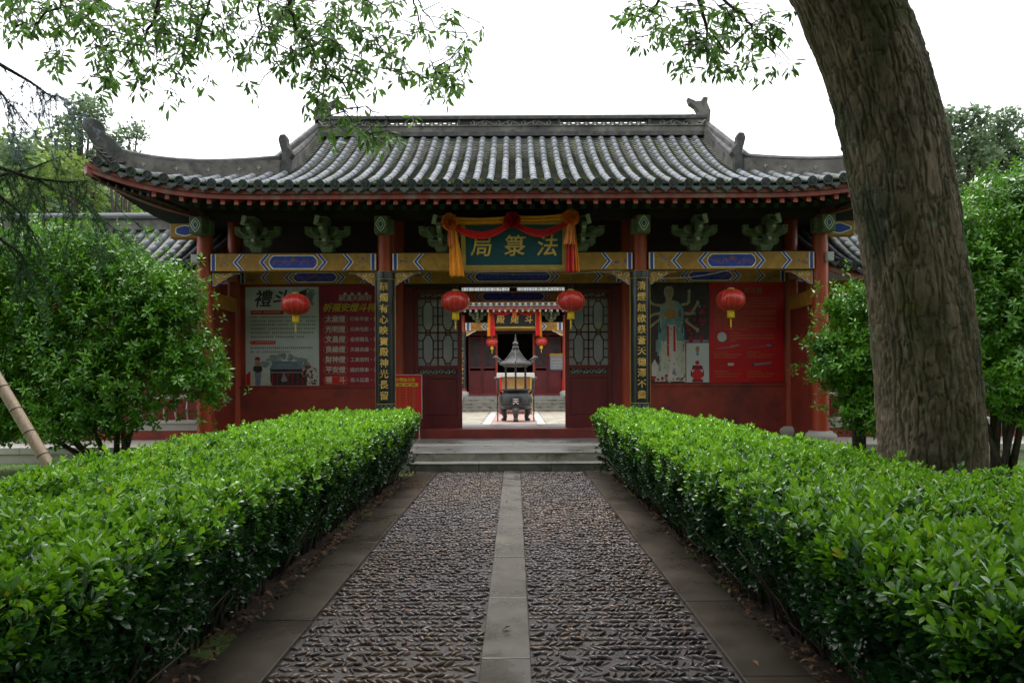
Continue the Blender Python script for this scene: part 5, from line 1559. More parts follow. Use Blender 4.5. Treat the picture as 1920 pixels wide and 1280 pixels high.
# ---- incense burner in the courtyard
BX, BY = at(967, 700, 24.3).x, 24.3
b = tag(empty('incense_burner', (BX, BY, .022)), 'black iron pagoda roofed incense burner in the courtyard', 'incense burner')
m = MB(); m.lathe([(.30, .40), (.46, .44), (.555, .54), (.585, .70), (.565, .86), (.50, .98), (.43, 1.03), (.45, 1.06), (.53, 1.09), (.54, 1.13), (.48, 1.14), (.44, 1.08)], 40)
m.lathe([(.56, 0), (.595, .012), (.595, .03), (.56, .04)], 40, (0, 0, .52), 1)
bowl = m.build('bowl', ['iron', 'iron_grey'], b, smooth='auto')
q = MB()
for k in range(22):
    a = 2*PI*k/22
    for j in range(3): q.box((.588*math.cos(a), .588*math.sin(a), .67+.05*j), (.01, random.uniform(.04, .11), .018), 0, Matrix.Rotation(a, 3, 'Z'))
q.build('bowl_relief', 'iron_grey', bowl)
text('character', '天', .22, 'stone_white', (0, -.600, .70), b, .006, extrude=.006)
for k in range(3):
    a = -PI/2+2*PI*k/3; ca, sa = math.cos(a), math.sin(a)
    m = MB(); m.tube([(r_*ca, r_*sa, z) for r_, z in ((.40, .56), (.50, .42), (.50, .28), (.44, .15), (.47, .05), (.52, 0))], [.10, .135, .105, .075, .085, .10], 12)
    m.lathe([(.05, -.05), (.09, 0), (.05, .06)], 10, (.58*ca, .58*sa, .40))
    m.build('leg', 'iron_grey' if k == 0 else 'iron', b, smooth='auto')
for s in (-1, 1):
    m = MB(); m.tube([(s*.50, 0, .98), (s*.60, 0, 1.05), (s*.63, 0, 1.25), (s*.62, 0, 1.42), (s*.70, 0, 1.52), (s*.76, 0, 1.53)], [.05, .05, .055, .055, .05, .04], 8); m.build('handle', 'iron_grey', b, smooth=True)
for k in range(6):
    a = 2*PI*k/6+PI/6; m = MB(); m.lathe([(.042, 0), (.034, .06), (.034, .9), (.045, .96)], 10, (.40*math.cos(a), .40*math.sin(a), 1.10)); m.build('pillar', 'iron', b, smooth='auto')
m = MB(); n = 6
prof = [(.62, 2.02), (.60, 2.06), (.44, 2.13), (.30, 2.26), (.20, 2.40), (.13, 2.50), (.10, 2.53)]
def hexw(th, z): 
    k = (th-PI/6) % (PI/3); w = 1/math.cos(k-PI/6)*math.cos(PI/6); return w*(1+.10*max(0, (w-.93)/.07)*(1 if z < 2.1 else 0))
m.lathe([(.44, 1.92), (.50, 1.98), (.58, 2.0)]+prof, 72, (0, 0, 0), 0, hexw)
rf = m.build('roof', 'iron_grey', b, smooth='auto')
q = MB()
for k in range(6):
    a = 2*PI*k/6+PI/6
    q.tube([(r_*math.cos(a), r_*math.sin(a), z+.012) for r_, z in prof[::-1]] + [(.70*math.cos(a), .70*math.sin(a), 2.12)], [.02]*7+[.03], 6)
    for j in range(1, 7):
        aa_ = a+(PI/3)*j/7; w = hexw(aa_, 2.3)
        q.tube([(r_*w*math.cos(aa_), r_*w*math.sin(aa_), z+.006) for r_, z in prof[::-1][1:]], .011, 4)
q.build('roof_ribs', 'iron_grey', rf, smooth=True)
for s in (-1, 1):
    q = MB(); q.tube([(s*.48, -.1, 2.10), (s*.62, -.12, 2.20), (s*.72, -.12, 2.27), (s*.80, -.12, 2.25)], [.05, .06, .05, .02], 7); q.tube([(s*.60, -.12, 2.2), (s*.66, -.12, 2.32)], [.04, .02], 6); q.build('roof_dragon', 'iron_grey', rf, smooth=True)
m = MB(); m.lathe([(.10, 2.50), (.07, 2.54), (.12, 2.60), (.10, 2.66), (.06, 2.68), (.10, 2.74), (.09, 2.79), (.045, 2.83), (.03, 2.95), (.012, 3.03), (.02, 3.05), (.001, 3.08)], 20); m.build('finial', 'iron_grey', b, smooth='auto')
# guard rods
for s in (-1, 1):
    m = MB(); m.tube([(BX+s*.645, BY-.25, .02), (BX+s*.645, BY-.25, 1.42)], .014, 6); m.tube([(BX+s*.645, BY+.45, .02), (BX+s*.645, BY+.45, 1.42)], .014, 6); m.tube([(BX+s*.645, BY-.25, 1.40), (BX+s*.645, BY+.45, 1.40)], .012, 6); m.tube([(BX+s*.645, BY-.25, .06), (BX+s*.645, BY+.45, .06)], .014, 6)
    tag(m.build('guard_rail', 'iron'), 'thin black guard rail %s of the incense burner' % ('left' if s < 0 else 'right'), 'rail', 'rails round the incense burner')
# candle shelter behind the burner
sx, sy = at(967, 700, 30).x, 29.6
t = tag(empty('candle_shelter', (sx, sy, .022)), 'pale roofed candle shelter with yellow back behind the incense burner', 'candle shelter')
m = MB(); m.prism([(-.83, 1.52), (-.80, 1.76), (.80, 1.76), (.83, 1.52), (.6, 1.58), (-.6, 1.58)], -.35, .35); m.build('shelter_roof', 'stone_white', t, bevel=.02)
m = MB(); m.bb(-.62, .62, .28, .32, .55, 1.55); m.build('back_panel', 'cream_cloth', t)
for s in (-1, 1):
    m = MB(); m.bb(s*.66-.05, s*.66+.05, -.3, .3, 0, 1.56); m.build('side_panel', 'cloth_red' if s < 0 else 'ochre', t)
m = MB(); m.bb(-.62, .62, -.3, .28, .50, .55); m.bb(-.62, .62, -.28, .28, 0, .06); m.build('shelf', 'red_wall', t)
for k in range(5):
    m = MB(); m.lathe([(.03, 0), (.03, .26), (.006, .27)], 8, (-.4+.2*k, -.1, .55)); m.build('candle', 'cloth_red', t)
# ================================================================== hedges
def vnoise(x, y, s=0):
    return (np.sin(x*2.1+s)*np.sin(y*1.7+s*2)+np.sin(x*4.3+y*3.1+s)*.6+np.sin(y*7.7-x*5.1+s*3)*.35+np.sin(x*11.3+y*13.7+s)*.2)/2.0
def sprig_mesh(name, tm, mat):
    V, Q, T = tm
    me = bpy.data.meshes.new(name); me.from_pydata(V.tolist(), [], (Q.tolist() if Q is not None else [])+(T.tolist() if T is not None else []))
    me.polygons.foreach_set('use_smooth', [True]*len(me.polygons)); me.materials.append(M[mat]); return me
SPF = [sprig_template(100+i, 8, .045, .44, .66, (18, 70), True) for i in range(8)]      # near, fine
SPD = [sprig_template(240+i, 7, .043, .56, .60, (18, 70), None) for i in range(6)]
SPC = [sprig_template(200+i, 7, .042, .52, .62, (18, 70), False) for i in range(6)]     # farther, coarse

def hedge(sg, label):
    r = np.random.default_rng(40+sg)
    Y0, Y1 = 1.95, 10.55
    root = tag(empty('hedge', (sg*2.3, 5.8, 0)), label, 'hedge', 'clipped hedges along the path')
    inv = Matrix.Translation((-sg*2.3, -5.8, 0))
    def top(x, y):
        z = .84+.019*(np.clip(y, 2, 11)-3)+.030*vnoise(x*1.3, y*1.3, sg)+.016*vnoise(x*4, y*4, 3)
        if sg > 0: z = z-.05*np.clip((x-2.3)/.7, 0, 1)*np.clip((7-y)/2, 0, 1)
        if sg > 0: z = z-.20*np.exp(-((y-3.32-.12*(x-2.6))/.17)**2)*np.clip((x-1.75)/.5, 0, 1)
        else: z = z-.14*np.exp(-((y-3.75+.35*(x+2.2))/.15)**2)*np.clip((-x-1.9)/.4, 0, 1)
        return z
    def x_in(y): return (1.43 if sg < 0 else 1.24+.10*np.clip((8-y)/5, 0, 1))+.04*vnoise(y*1.1, y*.7, 2+sg)
    def x_out(y):
        if sg < 0: return 3.15+.05*np.clip(8-y, 0, 6)
        return np.where(y > 4.7, 2.15+(10.5-y)*.155, 4.9)
    n_top, n_in, n_out, n_far = (25500, 9000, 900, 300) if sg < 0 else (27000, 9000, 1000, 300)
    P, N, kind = [], [], []
    # top
    y = Y0+(Y1-Y0)*r.random(n_top)**1.0; xi, xo = x_in(y), x_out(y)
    x = xi+.04+(xo-xi-.04)*r.random(n_top)
    z = top(sg*x, y); e = np.clip((x-xi)/.16, 0, 1); z = z-.11*(1-e)**2; eo = np.clip((xo-x)/.15, 0, 1); z = z-.12*(1-eo)**2
    nx = -(1-e)*.9+(1-eo)*.9
    P.append(np.stack([sg*x, y, z], 1)); N.append(np.stack([sg*nx, np.zeros(n_top), np.ones(n_top)], 1)); kind.append(np.zeros(n_top))
    # inner face
    y = Y0+(Y1-Y0)*r.random(n_in)**1.15; h = r.random(n_in)**.62
    H = top(sg*1.5, y)-.06
    x = x_in(y)+.02+.30*(1-h)**1.4+.045*vnoise(y*3, h*4, 5)
    P.append(np.stack([sg*x, y, .07+(H-.07)*h], 1)); N.append(np.stack([np.full(n_in, -sg*1.0), r.normal(0, .3, n_in), .25+.5*h], 1)); kind.append(1+np.zeros(n_in))
    # outer and far faces
    y = Y0+2+(Y1-Y0-2)*r.random(n_out); h = r.random(n_out); x = x_out(y)-.02-.1*(1-h)
    P.append(np.stack([sg*x, y, .1+(top(sg*2.4, y)-.15)*h], 1)); N.append(np.stack([np.full(n_out, sg*1.0), np.zeros(n_out), .4*np.ones(n_out)], 1)); kind.append(1+np.zeros(n_out))
    h = r.random(n_far); u = r.random(n_far); xi, xo = x_in(np.array([Y1])), x_out(np.array([Y1])); x = xi+.02+(xo-xi)*u
    P.append(np.stack([sg*x, np.full(n_far, Y1), .1+.85*h], 1)); N.append(np.stack([np.zeros(n_far), np.ones(n_far), .4*np.ones(n_far)], 1)); kind.append(1+np.zeros(n_far))
    P, N, kind = np.concatenate(P), np.concatenate(N), np.concatenate(kind)
    if sg > 0:                                   # keep the trunk's own space free
        keep = np.hypot(P[:, 0]-3.46, P[:, 1]-5.6) > .50
        P, N, kind = P[keep], N[keep], kind[keep]
    n = len(P)
    deep = np.abs(r.normal(0, 1, n))*np.where(kind == 0, .045, .085)
    P = P-unit(N)*deep[:, None]+r.normal(0, .012, (n, 3))
    # raised shoots here and there
    sh = (r.random(n) < .05) & (kind == 0); P[sh, 2] += r.uniform(.02, .07, sh.sum())
    D = unit(unit(N)*.75+np.array([0, 0, .55])+r.normal(0, .33, (n, 3)))
    spin = r.uniform(0, 6.28, n)
    sc = r.uniform(.78, 1.22, n)*np.where(kind == 0, 1, .95)
    if sg > 0: sc = sc*np.where(P[:, 1] < 3.6, 1.15, 1)
    # young leaves at the clipped surface, older beneath; side shade painted as darker leaves
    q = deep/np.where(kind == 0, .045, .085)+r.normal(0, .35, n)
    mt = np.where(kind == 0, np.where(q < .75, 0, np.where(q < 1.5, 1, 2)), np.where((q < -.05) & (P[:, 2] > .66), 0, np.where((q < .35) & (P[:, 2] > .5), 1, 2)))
    low = (kind == 1) & (P[:, 2] < .62); mt = np.where(low & (mt == 0), 1, mt); mt = np.where(low & (r.random(n) < .75), 2, mt)  # low side leaves go darker still: shade put into the leaf colour
    R = frames(D, spin)
    names = ['leaf_young', 'leaf_mid', 'leaf_old_shade']
    # the three hundred sprigs that show largest
    vis = (P[:, 1] > 2.2) & (np.abs((P[:, 0]-CX)/P[:, 1]) < .76) & ((CH-P[:, 2])/P[:, 1] < .45) & (deep < .06)
    idx = np.where(vis)[0]; idx = idx[np.argsort(P[idx, 1])][:300]
    single = np.zeros(n, bool); single[idx] = True
    meshes = {}
    for i in idx:
        key = (int(i) % 8, int(mt[i]))
        if key not in meshes: meshes[key] = sprig_mesh('sprig', SPF[key[0]], names[key[1]])
        o = bpy.data.objects.new('sprig', meshes[key]); link(o, root)
        o.matrix_parent_inverse = inv
        o.matrix_basis = Matrix.Translation(P[i]) @ Matrix(R[i]*sc[i]).to_4x4()
    parts, mids = [], []
    for m_ in range(3):
        for near in (0, 1, 2):
            tm = (SPD, SPC, SPF)[near]; zone = np.where(P[:, 1] < 2.9, 2, np.where(P[:, 1] < 4.2, 1, 0))
            for v in range(len(tm)):
                s = (~single) & (mt == m_) & (zone == near) & (np.arange(n) % len(tm) == v)
                if s.sum() == 0: continue
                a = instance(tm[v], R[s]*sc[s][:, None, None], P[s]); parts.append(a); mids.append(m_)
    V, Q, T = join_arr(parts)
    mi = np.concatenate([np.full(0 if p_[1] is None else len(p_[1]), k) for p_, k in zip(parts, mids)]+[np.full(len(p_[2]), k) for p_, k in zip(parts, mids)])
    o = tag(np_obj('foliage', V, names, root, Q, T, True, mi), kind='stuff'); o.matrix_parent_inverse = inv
    # dark hull against see-through; the shade inside the hedge is its colour
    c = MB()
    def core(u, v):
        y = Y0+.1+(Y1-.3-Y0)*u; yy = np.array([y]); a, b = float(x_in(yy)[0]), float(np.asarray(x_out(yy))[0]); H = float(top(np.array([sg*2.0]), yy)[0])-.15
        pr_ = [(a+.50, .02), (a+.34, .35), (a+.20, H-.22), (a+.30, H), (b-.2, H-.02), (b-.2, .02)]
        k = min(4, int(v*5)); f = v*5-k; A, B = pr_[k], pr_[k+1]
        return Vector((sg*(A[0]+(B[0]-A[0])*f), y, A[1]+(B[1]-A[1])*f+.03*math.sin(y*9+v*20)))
    c.grid(core, 70, 15); o = tag(c.build('dark_hull', 'core', root, smooth=True), kind='stuff'); o.matrix_parent_inverse = inv
    tw = MB()
    for k in range(420):
        y = r.uniform(2.0, 10.3); a = float(x_in(np.array([y]))[0])
        x0 = a+.36+r.uniform(-.06, .12); H = float(top(np.array([sg*1.6]), np.array([y]))[0])
        bx, by = r.uniform(-.30, .02), r.uniform(-.25, .25); hh = r.uniform(.3, .92)*H
        tw.tube([(sg*x0, y, .0), (sg*(x0+bx*.35), y+by*.3, hh*.45), (sg*(x0+bx), y+by, hh)], [.009, .006, .003], 5, int(r.random() < .4))
    o = tag(tw.build('twigs', ['bark_twig', 'bark_pale'], root, smooth=True), kind='stuff'); o.matrix_parent_inverse = inv
    return root
hedge(-1, 'clipped glossy green hedge along the left edge of the path')
hedge(1, 'clipped glossy green hedge on the right of the path, in front of the trunk')

# fallen leaves under the hedges
lt = leaf_template(.5, .5, .15, .35, False)
n = 1500
r = np.random.default_rng(5)
sd = r.choice([-1, 1], n); y = 2.6+8.2*r.random(n)
x = np.where(sd > 0, 1.50+np.abs(r.normal(0, .10, n)), -1.55-np.abs(r.normal(0, .10, n)))
stray = r.random(n) < .015; x[stray] = r.uniform(-1.3, 1.3, stray.sum())
z = np.where(stray, .045, .045)+r.uniform(0, .012, n)
d = np.stack([r.normal(0, 1, n), r.normal(0, 1, n), r.normal(0, .12, n)], 1)
V, Q, T = instance(lt, frames(d, r.normal(0, .3, n))*r.uniform(.03, .065, n)[:, None, None], np.stack([x, y, z], 1))
tag(np_obj('fallen_leaves', V, 'litter', None, Q, T), 'brown fallen leaves scattered along the path edges', 'leaves', kind='stuff')

# unseen leaf ring added to block low sky light, behind and beside the viewer
r = np.random.default_rng(55); n = 15000
ang = r.uniform(-PI*.98, -.02*PI, n); ang = np.where(r.random(n) < .28, r.choice([0.0, PI], n)+r.uniform(-.05, .55, n)*np.where(r.random(n) < .5, 1, 1), ang)
rad = r.uniform(11, 17, n); P = np.stack([np.cos(ang)*rad*1.1, np.sin(ang)*rad+2.0, .4+r.random(n)**.9*10.5*(.75+.25*np.sin(ang*9))], 1)
keep = ~((P[:, 1] > 3.5) & (np.abs(P[:, 0]) < P[:, 1]*1.15+4)); P = P[keep]; n = len(P)
dd = r.normal(0, 1, (n, 3)); lt = leaf_template(.55, .5, .1, .2, False)
V, Q, T = instance(lt, frames(dd, r.uniform(-1, 1, n))*r.uniform(.5, .95, n)[:, None, None], P)
tag(np_obj('shade_woods', V, 'leaf_camphor', None, Q, T), 'unseen leafy ring added to block low sky light, behind and beside the viewer', 'shade_woods', kind='stuff')

# ================================================================== the big leaning trunk
TR = [(1050, 1750, 232), (960, 1749, 220), (900, 1748, 211), (806, 1748, 208), (644, 1735, 209), (481, 1714, 205), (422, 1702, 203), (295, 1681, 210), (190, 1658, 208), (105, 1632, 213), (0, 1588, 213), (-130, 1520, 206), (-280, 1430, 190), (-430, 1335, 165), (-560, 1250, 140)]
TD = 5.6
tz = np.array([CH+(VY-a)*TD/F for a, b, c in TR]); tx = np.array([CX+(b-VX)*TD/F for a, b, c in TR]); tr_ = np.array([c*TD/F/2*.84 for a, b, c in TR])
def bark():
    nth, nz = 270, 450
    m_, nt, b = _new('bark')
    N, L = nt.nodes, nt.links
    at_ = N.new('ShaderNodeAttribute'); at_.attribute_name = 'plate'
    g = N.new('ShaderNodeNewGeometry')
    mp = N.new('ShaderNodeMapping'); mp.inputs['Scale'].default_value = (1, 1, .45); L.new(g.outputs['Position'], mp.inputs['Vector'])
    r1 = N.new('ShaderNodeValToRGB')
    els = r1.color_ramp.elements
    els[0].position = 0; els[0].color = (.100, .072, .052, 1); els[1].position = 1; els[1].color = (.300, .200, .145, 1)
    e = els.new(.45); e.color = (.165, .122, .090, 1); e = els.new(.8); e.color = (.215, .160, .122, 1)
    L.new(at_.outputs['Fac'], r1.inputs['Fac'])
    def layer(prev, col, scale, lo, hi, amt, vec):
        n_ = N.new('ShaderNodeTexNoise'); n_.inputs['Scale'].default_value = scale; n_.inputs['Detail'].default_value = 8; n_.inputs['Roughness'].default_value = .68; L.new(vec, n_.inputs['Vector'])
        q = N.new('ShaderNodeValToRGB'); q.color_ramp.elements[0].position = lo; q.color_ramp.elements[1].position = hi; q.color_ramp.elements[1].color = (amt,)*3+(1,)
        L.new(n_.outputs['Fac'], q.inputs['Fac'])
        x_ = N.new('ShaderNodeMix'); x_.data_type = 'RGBA'; L.new(q.outputs['Color'], x_.inputs[0]); L.new(prev, x_.inputs[6]); x_.inputs[7].default_value = (*col, 1); return x_.outputs[2]
    c = layer(r1.outputs['Color'], (.040, .030, .022), 6, .50, .72, .8, mp.outputs[0])
    c = layer(c, (.060, .064, .014), 1.7, .46, .62, .8, mp.outputs[0])
    c = layer(c, (.040, .050, .030), 2.3, .48, .64, .85, mp.outputs[0])
    c = layer(c, (.17, .21, .17), 8.5, .59, .68, .8, g.outputs['Position'])
    L.new(c, b.inputs['Base Color']); b.inputs['Roughness'].default_value = .85; b.inputs['Specular IOR Level'].default_value = .25
    nb = N.new('ShaderNodeTexNoise'); nb.inputs['Scale'].default_value = 70; nb.inputs['Detail'].default_value = 6; nb.inputs['Roughness'].default_value = .7; L.new(mp.outputs[0], nb.inputs['Vector'])
    bp = N.new('ShaderNodeBump'); bp.inputs['Strength'].default_value = .7; bp.inputs['Distance'].default_value = .012; L.new(nb.outputs['Fac'], bp.inputs['Height']); L.new(bp.outputs[0], b.inputs['Normal'])
    z = np.linspace(-.1, float(tz[-1]), nz); o = np.argsort(tz)
    cx = np.interp(z, tz[o], tx[o]); R = np.interp(z, tz[o], tr_[o])
    k = np.ones(31)/31; pad = lambda a: np.convolve(np.pad(a, 15, 'edge'), k, 'valid')
    cx, R = pad(cx), pad(R)
    th = np.linspace(0, 2*PI, nth, endpoint=False)
    TH, ZZ = np.meshgrid(th, z)
    RR = R[:, None]*np.ones_like(TH)
    # flattened fluting of the bole
    RR = RR*(1+.025*np.sin(3*TH+ZZ*.5)+.018*np.sin(5*TH-ZZ*.9+1)+.012*np.sin(9*TH+ZZ*1.7))
    U = TH/(2*PI)
    wn1 = np.sin(ZZ*2.3+TH*2)+.6*np.sin(ZZ*5.9-TH*4+1)+.35*np.sin(ZZ*13.1+TH*9)+.2*np.sin(ZZ*29-TH*17)
    def furrows(ncell, vs, amp, sd, wu, wv, brk):
        """wavy upright ridges, each broken by short cross cracks"""
        Uw = U*ncell+amp*(.9*np.sin(ZZ*3.1+TH*5+sd)+.6*np.sin(ZZ*7.3-TH*11+sd)+.40*np.sin(ZZ*15.7+TH*23+sd)+.22*np.sin(ZZ*37-TH*41))+.35*np.sin(U*ncell*2.3+sd)
        c = np.floor(Uw); fu = Uw-c
        hh = np.sin(c*127.1+sd*31.7)*43758.5453; hh = hh-np.floor(hh)
        Vw = ZZ/(vs*(.7+.6*hh))+hh*17+.16*np.sin(fu*5+c*3)+.10*np.sin(TH*90+ZZ*9); k = np.floor(Vw); fv = Vw-k
        h2 = np.sin(c*311.7+k*74.7+sd)*43758.5453; h2 = h2-np.floor(h2)
        h3 = np.sin(c*91.3+(k+1)*74.7+sd)*43758.5453; h3 = h3-np.floor(h3)
        du = np.clip(np.minimum(fu, 1-fu)/(wu*(.6+.8*hh)), 0, 1)
        d0 = np.where(h2 > brk, 1, np.clip(fv/wv, 0, 1)); d1 = np.where(h3 > brk, 1, np.clip((1-fv)/wv, 0, 1))
        e = np.minimum(du, np.minimum(d0, d1)); return e*e*(3-2*e), h2
    e1, idv = furrows(34, .17, .42, 0, .20, .07, .62); e2, id2 = furrows(88, .09, .8, 5, .30, .14, .5)
    edge = e1
    rs = np.random.default_rng(3)
    def sm(a, k):
        for _ in range(2): a = (a+np.roll(a, k, 0)+np.roll(a, -k, 0)+np.roll(a, 1, 1)+np.roll(a, -1, 1))/5
        return a
    rough_ = sm(rs.normal(0, 1, U.shape), 2); flake = sm(np.repeat(np.repeat(rs.normal(0, 1, (nz//10+1, nth//4+1)), 10, 0), 4, 1)[:nz, :nth], 1)
    dsp = .020*(e1-.8)+.006*(e2-.7)*(.3+.7*e1)+.010*(idv-.5)*e1+.003*rough_+.005*flake*e1
    RR = RR+dsp
    X = cx[:, None]+RR*np.cos(TH); Y = TD+.0+RR*np.sin(TH)*.95
    V = np.stack([X, Y, ZZ], 2).reshape(-1, 3)
    i, j = np.meshgrid(np.arange(nz-1), np.arange(nth), indexing='ij')
    a = i*nth+j; b2 = i*nth+(j+1) % nth
    Q = np.stack([a, b2, b2+nth, a+nth], 2).reshape(-1, 4)
    return V, Q, np.clip(.15+.45*idv+.3*(id2-.5)+.25*e1, 0, 1).ravel()
bigtree = tag(empty('camphor_tree', (3.46, TD, 0)), 'big leaning tree with thick cracked mossy trunk at the right hedge', 'tree')
binv = Matrix.Translation((-3.46, -TD, 0))
V, Q, pl = bark()
tk = np_obj('trunk', V, 'bark', bigtree, Q, None, True); tk.matrix_parent_inverse = binv
at_ = tk.data.attributes.new('plate', 'FLOAT', 'POINT'); at_.data.foreach_set('value', pl.astype(np.float32))

# ---- hanging leaf clusters
def cluster_template(seed, n=8, L=.098):
    r = np.random.default_rng(seed); lt = leaf_template(.38, .45, .10, .22, True)
    az = np.arange(n)*2.4+r.uniform(-.5, .5, n); e = r.uniform(-1.05, .12, n)
    d = np.stack([np.cos(az)*np.cos(e), np.sin(az)*np.cos(e), np.sin(e)], 1)
    pos = np.stack([r.normal(0, .012, n), r.normal(0, .012, n), -np.linspace(0, .06, n)], 1)+d*.018
    return instance(lt, frames(d, r.normal(0, .45, n))*(L*r.uniform(.7, 1.12, n))[:, None, None], pos)
CLT = [cluster_template(300+i, 6+i % 4) for i in range(8)]
def clusters(P, root, inv, seed, n_single, mat='leaf_camphor', scale=1.0):
    r = np.random.default_rng(seed); n = len(P); a = r.uniform(0, 6.28, n); tl = r.normal(0, .28, (n, 2)); s = r.uniform(.8, 1.2, n)*scale
    R = np.array([np.array(Matrix.Rotation(a[i], 3, 'Z') @ Matrix.Rotation(tl[i, 0], 3, 'X') @ Matrix.Rotation(tl[i, 1], 3, 'Y'))*s[i] for i in range(n)])
    ms = {}
    for i in range(min(n, n_single)):
        k = i % 8
        if k not in ms: ms[k] = sprig_mesh('leaf_cluster', CLT[k], mat)
        o = bpy.data.objects.new('leaf_cluster', ms[k]); link(o, root); o.matrix_parent_inverse = inv; o.matrix_basis = Matrix.Translation(P[i]) @ Matrix(R[i]).to_4x4()
    if n > n_single:
        parts = []
        for k in range(8):
            s_ = (np.arange(n) >= n_single) & (np.arange(n) % 8 == k)
            if s_.sum(): parts.append(instance(CLT[k], R[s_], P[s_]))
        V, Q, T = join_arr(parts); o = tag(np_obj('foliage', V, mat, root, Q, T), kind='stuff'); o.matrix_parent_inverse = inv
def hang(root, inv, branches, blobs, seed, n_single, dmin, dmax):
    """branches: polylines (px, py, depth, radius); blobs: (px, py, rx, ry, n) of leaf clusters that hang from them"""
    r = np.random.default_rng(seed)
    nodes = []
    for br in branches:
        pts = [at(a, b, d) for a, b, d, _ in br]
        P = []; Rr = []
        for i in range(len(pts)-1):
            for k in range(5):
                u = k/5; q = pts[i].lerp(pts[i+1], u)+Vector(r.normal(0, .012, 3)); P.append(q); Rr.append(br[i][3]*(1-u)+br[i+1][3]*u)
        P.append(pts[-1]); Rr.append(br[-1][3])
        m = MB(); m.tube(P, Rr, 6); o = m.build('branch', 'bark_twig', root, smooth=True); o.matrix_parent_inverse = inv
        nodes += P
    NA = np.array(nodes); C = []
    for cx, cy, rx, ry, n in blobs:
        for k in range(max(1, int(n*(.70 if cy < 185 else .55)))):
            a, q = r.uniform(0, 6.28), math.sqrt(r.random()); C.append(np.array(at(cx+rx*q*math.cos(a), cy+ry*q*math.sin(a), r.uniform(dmin, dmax))))
    C = np.array(C)
    tw = MB()
    pool = NA.copy(); order = np.argsort(np.min(np.linalg.norm(C[:, None]-NA[None], axis=2), axis=1))
    ins = []
    for i in order:
        c = C[i]; dd = np.linalg.norm(pool-c, axis=1)+np.where(pool[:, 2] < c[2]-.02, .35, 0); j = int(np.argmin(dd)); a = Vector(pool[j]); b = Vector(c)
        L = (b-a).length
        if L > .8: a = b+(a-b).normalized()*.8+Vector((0, 0, .25))
        mid = a.lerp(b, .5)+Vector((r.normal(0, .04), r.normal(0, .04), .10*min(L, .8)))
        tw.tube([a, mid, b], [.0065, .005, .0028], 4, cap=False)
        pool = np.concatenate([pool, [np.array(mid)], [c]])
    o = tag(tw.build('twigs', 'bark_twig', root, smooth=True), kind='stuff'); o.matrix_parent_inverse = inv
    r.shuffle(C)
    clusters(C, root, inv, seed+1, n_single)

hang(bigtree, binv,
     [[(1360, -330, 5.7, .06), (1330, -180, 5.9, .045), (1300, -40, 6.0, .025), (1325, 30, 6.0, .016), (1328, 85, 6.0, .008)],
      [(1330, -180, 5.9, .03), (1255, -60, 6.1, .02), (1235, 10, 6.1, .012), (1210, 55, 6.1, .006)],
      [(1300, -40, 6.0, .02), (1390, 20, 5.8, .012), (1420, 75, 5.8, .007)]],
     [(1180, 20, 38, 24, 16), (1250, 30, 45, 32, 22), (1330, 40, 60, 45, 44), (1400, 55, 50, 38, 28), (1455, 40, 38, 45, 20), (1300, 85, 60, 30, 26), (1360, 125, 55, 18, 16), (1420, 115, 50, 25, 14), (1210, 75, 38, 12, 9), (1490, 122, 10, 12, 3), (1290, 130, 25, 10, 4)],
     61, 260, 5.4, 6.6)

# upper limbs and crown of the big tree, above the picture
def limb(root, inv, pts, radii, mat='bark_twig', n=10):
    m = MB(); P, R = [], []
    for i in range(len(pts)-1):
        for k in range(6):
            u = k/6; P.append(Vector(pts[i]).lerp(Vector(pts[i+1]), u)); R.append(radii[i]*(1-u)+radii[i+1]*u)
    P.append(Vector(pts[-1])); R.append(radii[-1]); m.tube(P, R, n); o = m.build('limb', mat, root, smooth=True); o.matrix_parent_inverse = inv
topP = Vector((float(tx[-1]), TD, float(tz[-1])))
limb(bigtree, binv, [topP-Vector((0, 0, .1)), topP+Vector((-1.2, -.8, 1.3)), topP+Vector((-2.6, -2.2, 2.2))], [.30, .2, .08])
limb(bigtree, binv, [topP-Vector((0, 0, .1)), topP+Vector((.6, -.6, 1.6)), topP+Vector((1.8, -1.8, 3.0))], [.28, .18, .06])
limb(bigtree, binv, [topP-Vector((-.1, 0, .4)), topP+Vector((.2, -1.8, .8)), topP+Vector((.1, -4.2, 1.6))], [.22, .14, .05])
limb(bigtree, binv, [(float(np.interp(5.6, tz[::1], tx[::1])), TD, 5.5), at(1360, -330, 5.7)], [.10, .06])
def crown(root, inv, center, rad, n, seed, mat='leaf_camphor', L=.16, hole=None):
    r = np.random.default_rng(seed)
    nb = 72; B = unit(r.normal(size=(nb, 3)))*np.array(rad)*r.uniform(.35, .95, (nb, 1))+np.array(center); br = r.uniform(.18, .34, nb)*np.mean(rad)
    k = r.integers(0, nb, n); d = unit(r.normal(size=(n, 3))); P = B[k]+d*(br[k]*r.random(n)**.4)[:, None]
    lim = 1.5+.60*P[:, 1]+.55                    # stays above the picture's upper edge
    keep = (P[:, 2] > lim) | (P[:, 1] < -.3)
    P = P[keep]; n = len(P)
    lt = leaf_template(.42, .5, .1, .2, None)
    dd = np.stack([r.normal(0, 1, n), r.normal(0, 1, n), r.normal(-.3, .5, n)], 1)
    V, Q, T = instance(lt, frames(dd, r.uniform(-.6, .6, n))*(L*r.uniform(.8, 1.3, n))[:, None, None], P)
    o = tag(np_obj('crown', V, mat, root, Q, T), kind='stuff'); o.matrix_parent_inverse = inv
crown(bigtree, binv, (2.6, -.8, 8.4), (6.0, 6.4, 3.2), 40000, 71, L=.345)

